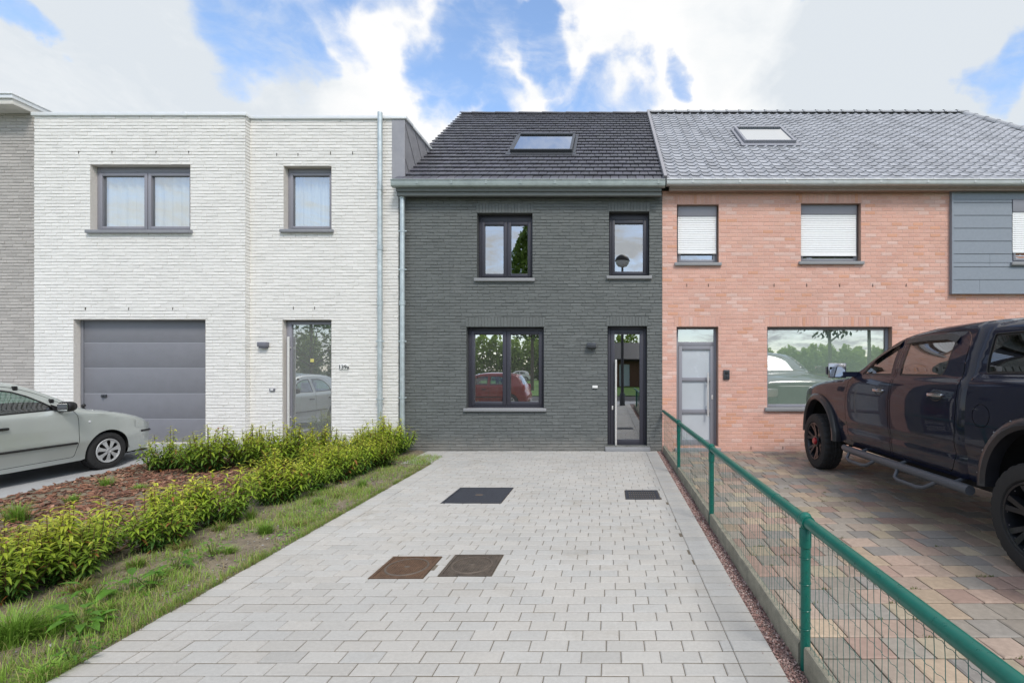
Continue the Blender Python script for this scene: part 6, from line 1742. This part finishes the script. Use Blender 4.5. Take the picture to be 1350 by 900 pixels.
        # bolt-on arch extensions
        for cs in (F_, B_):
            A_ = FA if cs == F_ else BA
            prof = [(.072, -.03), (.078, .0), (.074, .048), (.046, .078), (.010, .084), (-.02, .058), (-.028, -.05)]; n = 34; vs = []; a0, a1 = R(-3), R(183)
            def fp(a, d):
                c, q = math.cos(a), math.sin(a); rx = (A_[3] if c > 0 else A_[2]); return cs + c * (rx + d), A_[1] + q * (A_[4] + d)
            def fw_(s_): return .985 if cs == B_ else .975 * (1 - .06 * max(0, (.8 - s_) / .8))
            for k in range(n + 1):
                a = a0 + (a1 - a0) * k / n
                for d_, ou in prof:
                    s_, z_ = fp(a, d_ * (1 + .35 * max(0, math.cos(a)) * (cs == F_))); vs.append((sd_ * (fw_(s_) + ou), yc - s_, z_))
            m = len(prof); fl = MB(); fl.add(vs, [(k * m + j, k * m + (j + 1), (k + 1) * m + (j + 1), (k + 1) * m + j) for k in range(n) for j in range(m - 1)]); fl = fl.build('wheel_flare', M['flare'], o, smooth=40)
            b = MB()
            for k in range(9):
                s_, z_ = fp(a0 + (a1 - a0) * (k + .5) / 9, .062); b.sphere((sd_ * (fw_(s_) + .062), yc - s_, z_), .0095, 8)
            b.build('flare_bolts', M['bolt'], fl, smooth=60)
        # tubular side step with two hoop treads and brackets
        st = MB(); xs = sd_ * 1.045
        st.tube([(xs - sd_ * .03, yc - 1.72, .50), (xs, yc - 1.85, .50), (xs, yc - 4.12, .515), (xs, yc - 4.22, .515)], [.042, .047, .047, .045], 14)
        for s0 in (1.98, 3.12):
            st.tube([(xs + sd_ * .02, yc - s0, .48), (xs + sd_ * .075, yc - s0 - .04, .40), (xs + sd_ * .085, yc - s0 - .12, .385), (xs + sd_ * .085, yc - s0 - .46, .39), (xs + sd_ * .075, yc - s0 - .56, .41), (xs + sd_ * .02, yc - s0 - .66, .485)], .021, 10)
        for s0 in (2.2, 3.05, 3.95): st.tube([(xs, yc - s0, .51), (sd_ * .86, yc - s0, .58), (sd_ * .7, yc - s0, .60)], .02, 8)
        st.build('side_step', M['step_tube'], o, smooth=40)
        # towing mirror
        m = MB(); ym = yc - 1.84; x = sd_ * 1.19
        bm = bmesh.new(); bmesh.ops.create_cube(bm, size=1)
        for v in bm.verts: v.co = Vector((x + v.co.x * .24, ym + .02 + v.co.y * .13, 1.585 + v.co.z * (.20 if v.co.y < 0 else .17)))
        bmesh.ops.bevel(bm, geom=bm.edges[:], offset=.04, segments=3, affect='EDGES'); m.from_bm(bm); m.obox((sd_ * 1.0, ym - .03, 1.535), (.12, 0, 0), (0, .04, 0), (0, 0, .035))
        m = m.build('side_mirror', M['navy_paint'], o, smooth=40)
        rim_ = MB(); rim_.bbox(x - .122, x + .122, ym - .052, ym - .040, 1.483, 1.687, .005); rim_.build('mirror_rim', M['chrome'], m, smooth=40)
        g = MB(); g.quad((x - .105, ym - .068, 1.50), (x + .105, ym - .068, 1.50), (x + .105, ym - .048, 1.67), (x - .105, ym - .048, 1.67)); g.build('mirror_glass', M['mirror'], m)
        h = MB(); h.bbox(sd_ * .74 - .14, sd_ * .74 + .14, yc - .30, yc + .035, .98, 1.18, .05); h.build('headlight', M['lamp_clear'], o, smooth=40)
        h = MB(); h.bbox(sd_ * .93 - .10, sd_ * .93 + .035, yc - 5.97, yc - 5.85, .95, 1.42, .03); h.build('tail_light', M['lamp_red'], o, smooth=40)
        # rounded end of the mud guard behind the front wheel
    # grille, bumper, floor
    g = MB(); g.bbox(-.62, .62, yc - .05, yc + .10, .80, 1.24, .04); g.build('grille', M['trim_black'], o, smooth=40)
    for z in (.92, 1.03, 1.14): pass
    b = MB(); b.bbox(-.88, .88, yc - .25, yc + .10, .58, .80, .06); b.build('front_bumper', M['flare'], o, smooth=40)
    b = MB(); b.bbox(-.92, .92, yc - 6.10, yc - 5.85, .58, .76, .05); b.build('rear_bumper', M['chrome'], o, smooth=40)
    u = MB(); u.box(-.86, .86, yc - 5.8, yc - 1.6, .50, .56); u.box(-.40, .40, yc - 5.8, yc - .1, .38, .5); u.box(-.45, .45, yc - 1.5, yc - .2, .5, 1.2); u.box(-.9, .9, yc - 1.68, yc - 1.6, .5, 1.3)
    for cs in (F_, B_):
        u.tube([(-.8, yc - cs, wz), (.8, yc - cs, wz)], .06, 10)
        for sd_ in (-1, 1):
            vs = []; n = 18
            for k in range(n + 1):
                a = math.pi * k / n
                for xx in (.48, .97): A_ = FA if cs == F_ else BA; vs.append((sd_ * xx, yc - cs - (A_[3] if math.cos(a) > 0 else A_[2]) * 1.02 * math.cos(a), A_[1] + A_[4] * 1.02 * math.sin(a)))
            u.add(vs, [(2 * k, 2 * k + 1, 2 * k + 3, 2 * k + 2) for k in range(n)]); u.add([(sd_ * .5, yc - cs - .57, .42), (sd_ * .5, yc - cs + .57, .42), (sd_ * .5, yc - cs + .57, 1.15), (sd_ * .5, yc - cs - .57, 1.15)], [(0, 1, 2, 3)])
    u.box(-.90, .90, yc - 5.8, yc - 4.12, 1.42, 1.45); u.box(-.9, .9, yc - 4.12, yc - 4.08, .6, 1.5)
    u.build('underbody', M['dark_under'], o)
    for cs in (F_, B_):
        for sd_ in (-1, 1): wheel(o, (sd_ * .895, yc - cs, wz), wr, .30, sd_, 'truck')
    d = MB(); d.bbox(-.8, .8, yc - 2.25, yc - 1.72, 1.2, 1.5, .06); d.build('dashboard', M['trim_black'], o, smooth=40)
    seats(o, [(-.42, yc - 2.75), (.42, yc - 2.75), (-.42, yc - 3.75), (.42, yc - 3.75)], .98, .62, .56)
    s_ = MB(); s_.tube([(-.42 + .19 * math.cos(a * .3927), yc - 2.34 - .07 * math.sin(a * .3927), 1.50 + .18 * math.sin(a * .3927)) for a in range(16)], .016, 6, closed=True); s_.build('steering_wheel', M['trim_black'], o, smooth=50)
    o.location = loc; o.rotation_euler = (0, 0, rz)
    return o

hatchback('silver-green hatchback with black mirror parked on the concrete drive at the left edge', M['silver_paint'], (-8.83, 6.56, .018), 0, 'parked cars')
hatchback('red hatchback parked on the street behind the viewer', M['red_paint'], (-5.4, -1.2, -.0), R(90), 'cars across the street')
hatchback('white car parked far away by the field', M['white_paint'], (-13.5, -50, -.05), R(70), 'cars across the street')
pickup('dark navy lifted pickup with black wheels and side steps on the coloured pavers', (4.31, 5.62, .0), R(-1.3))
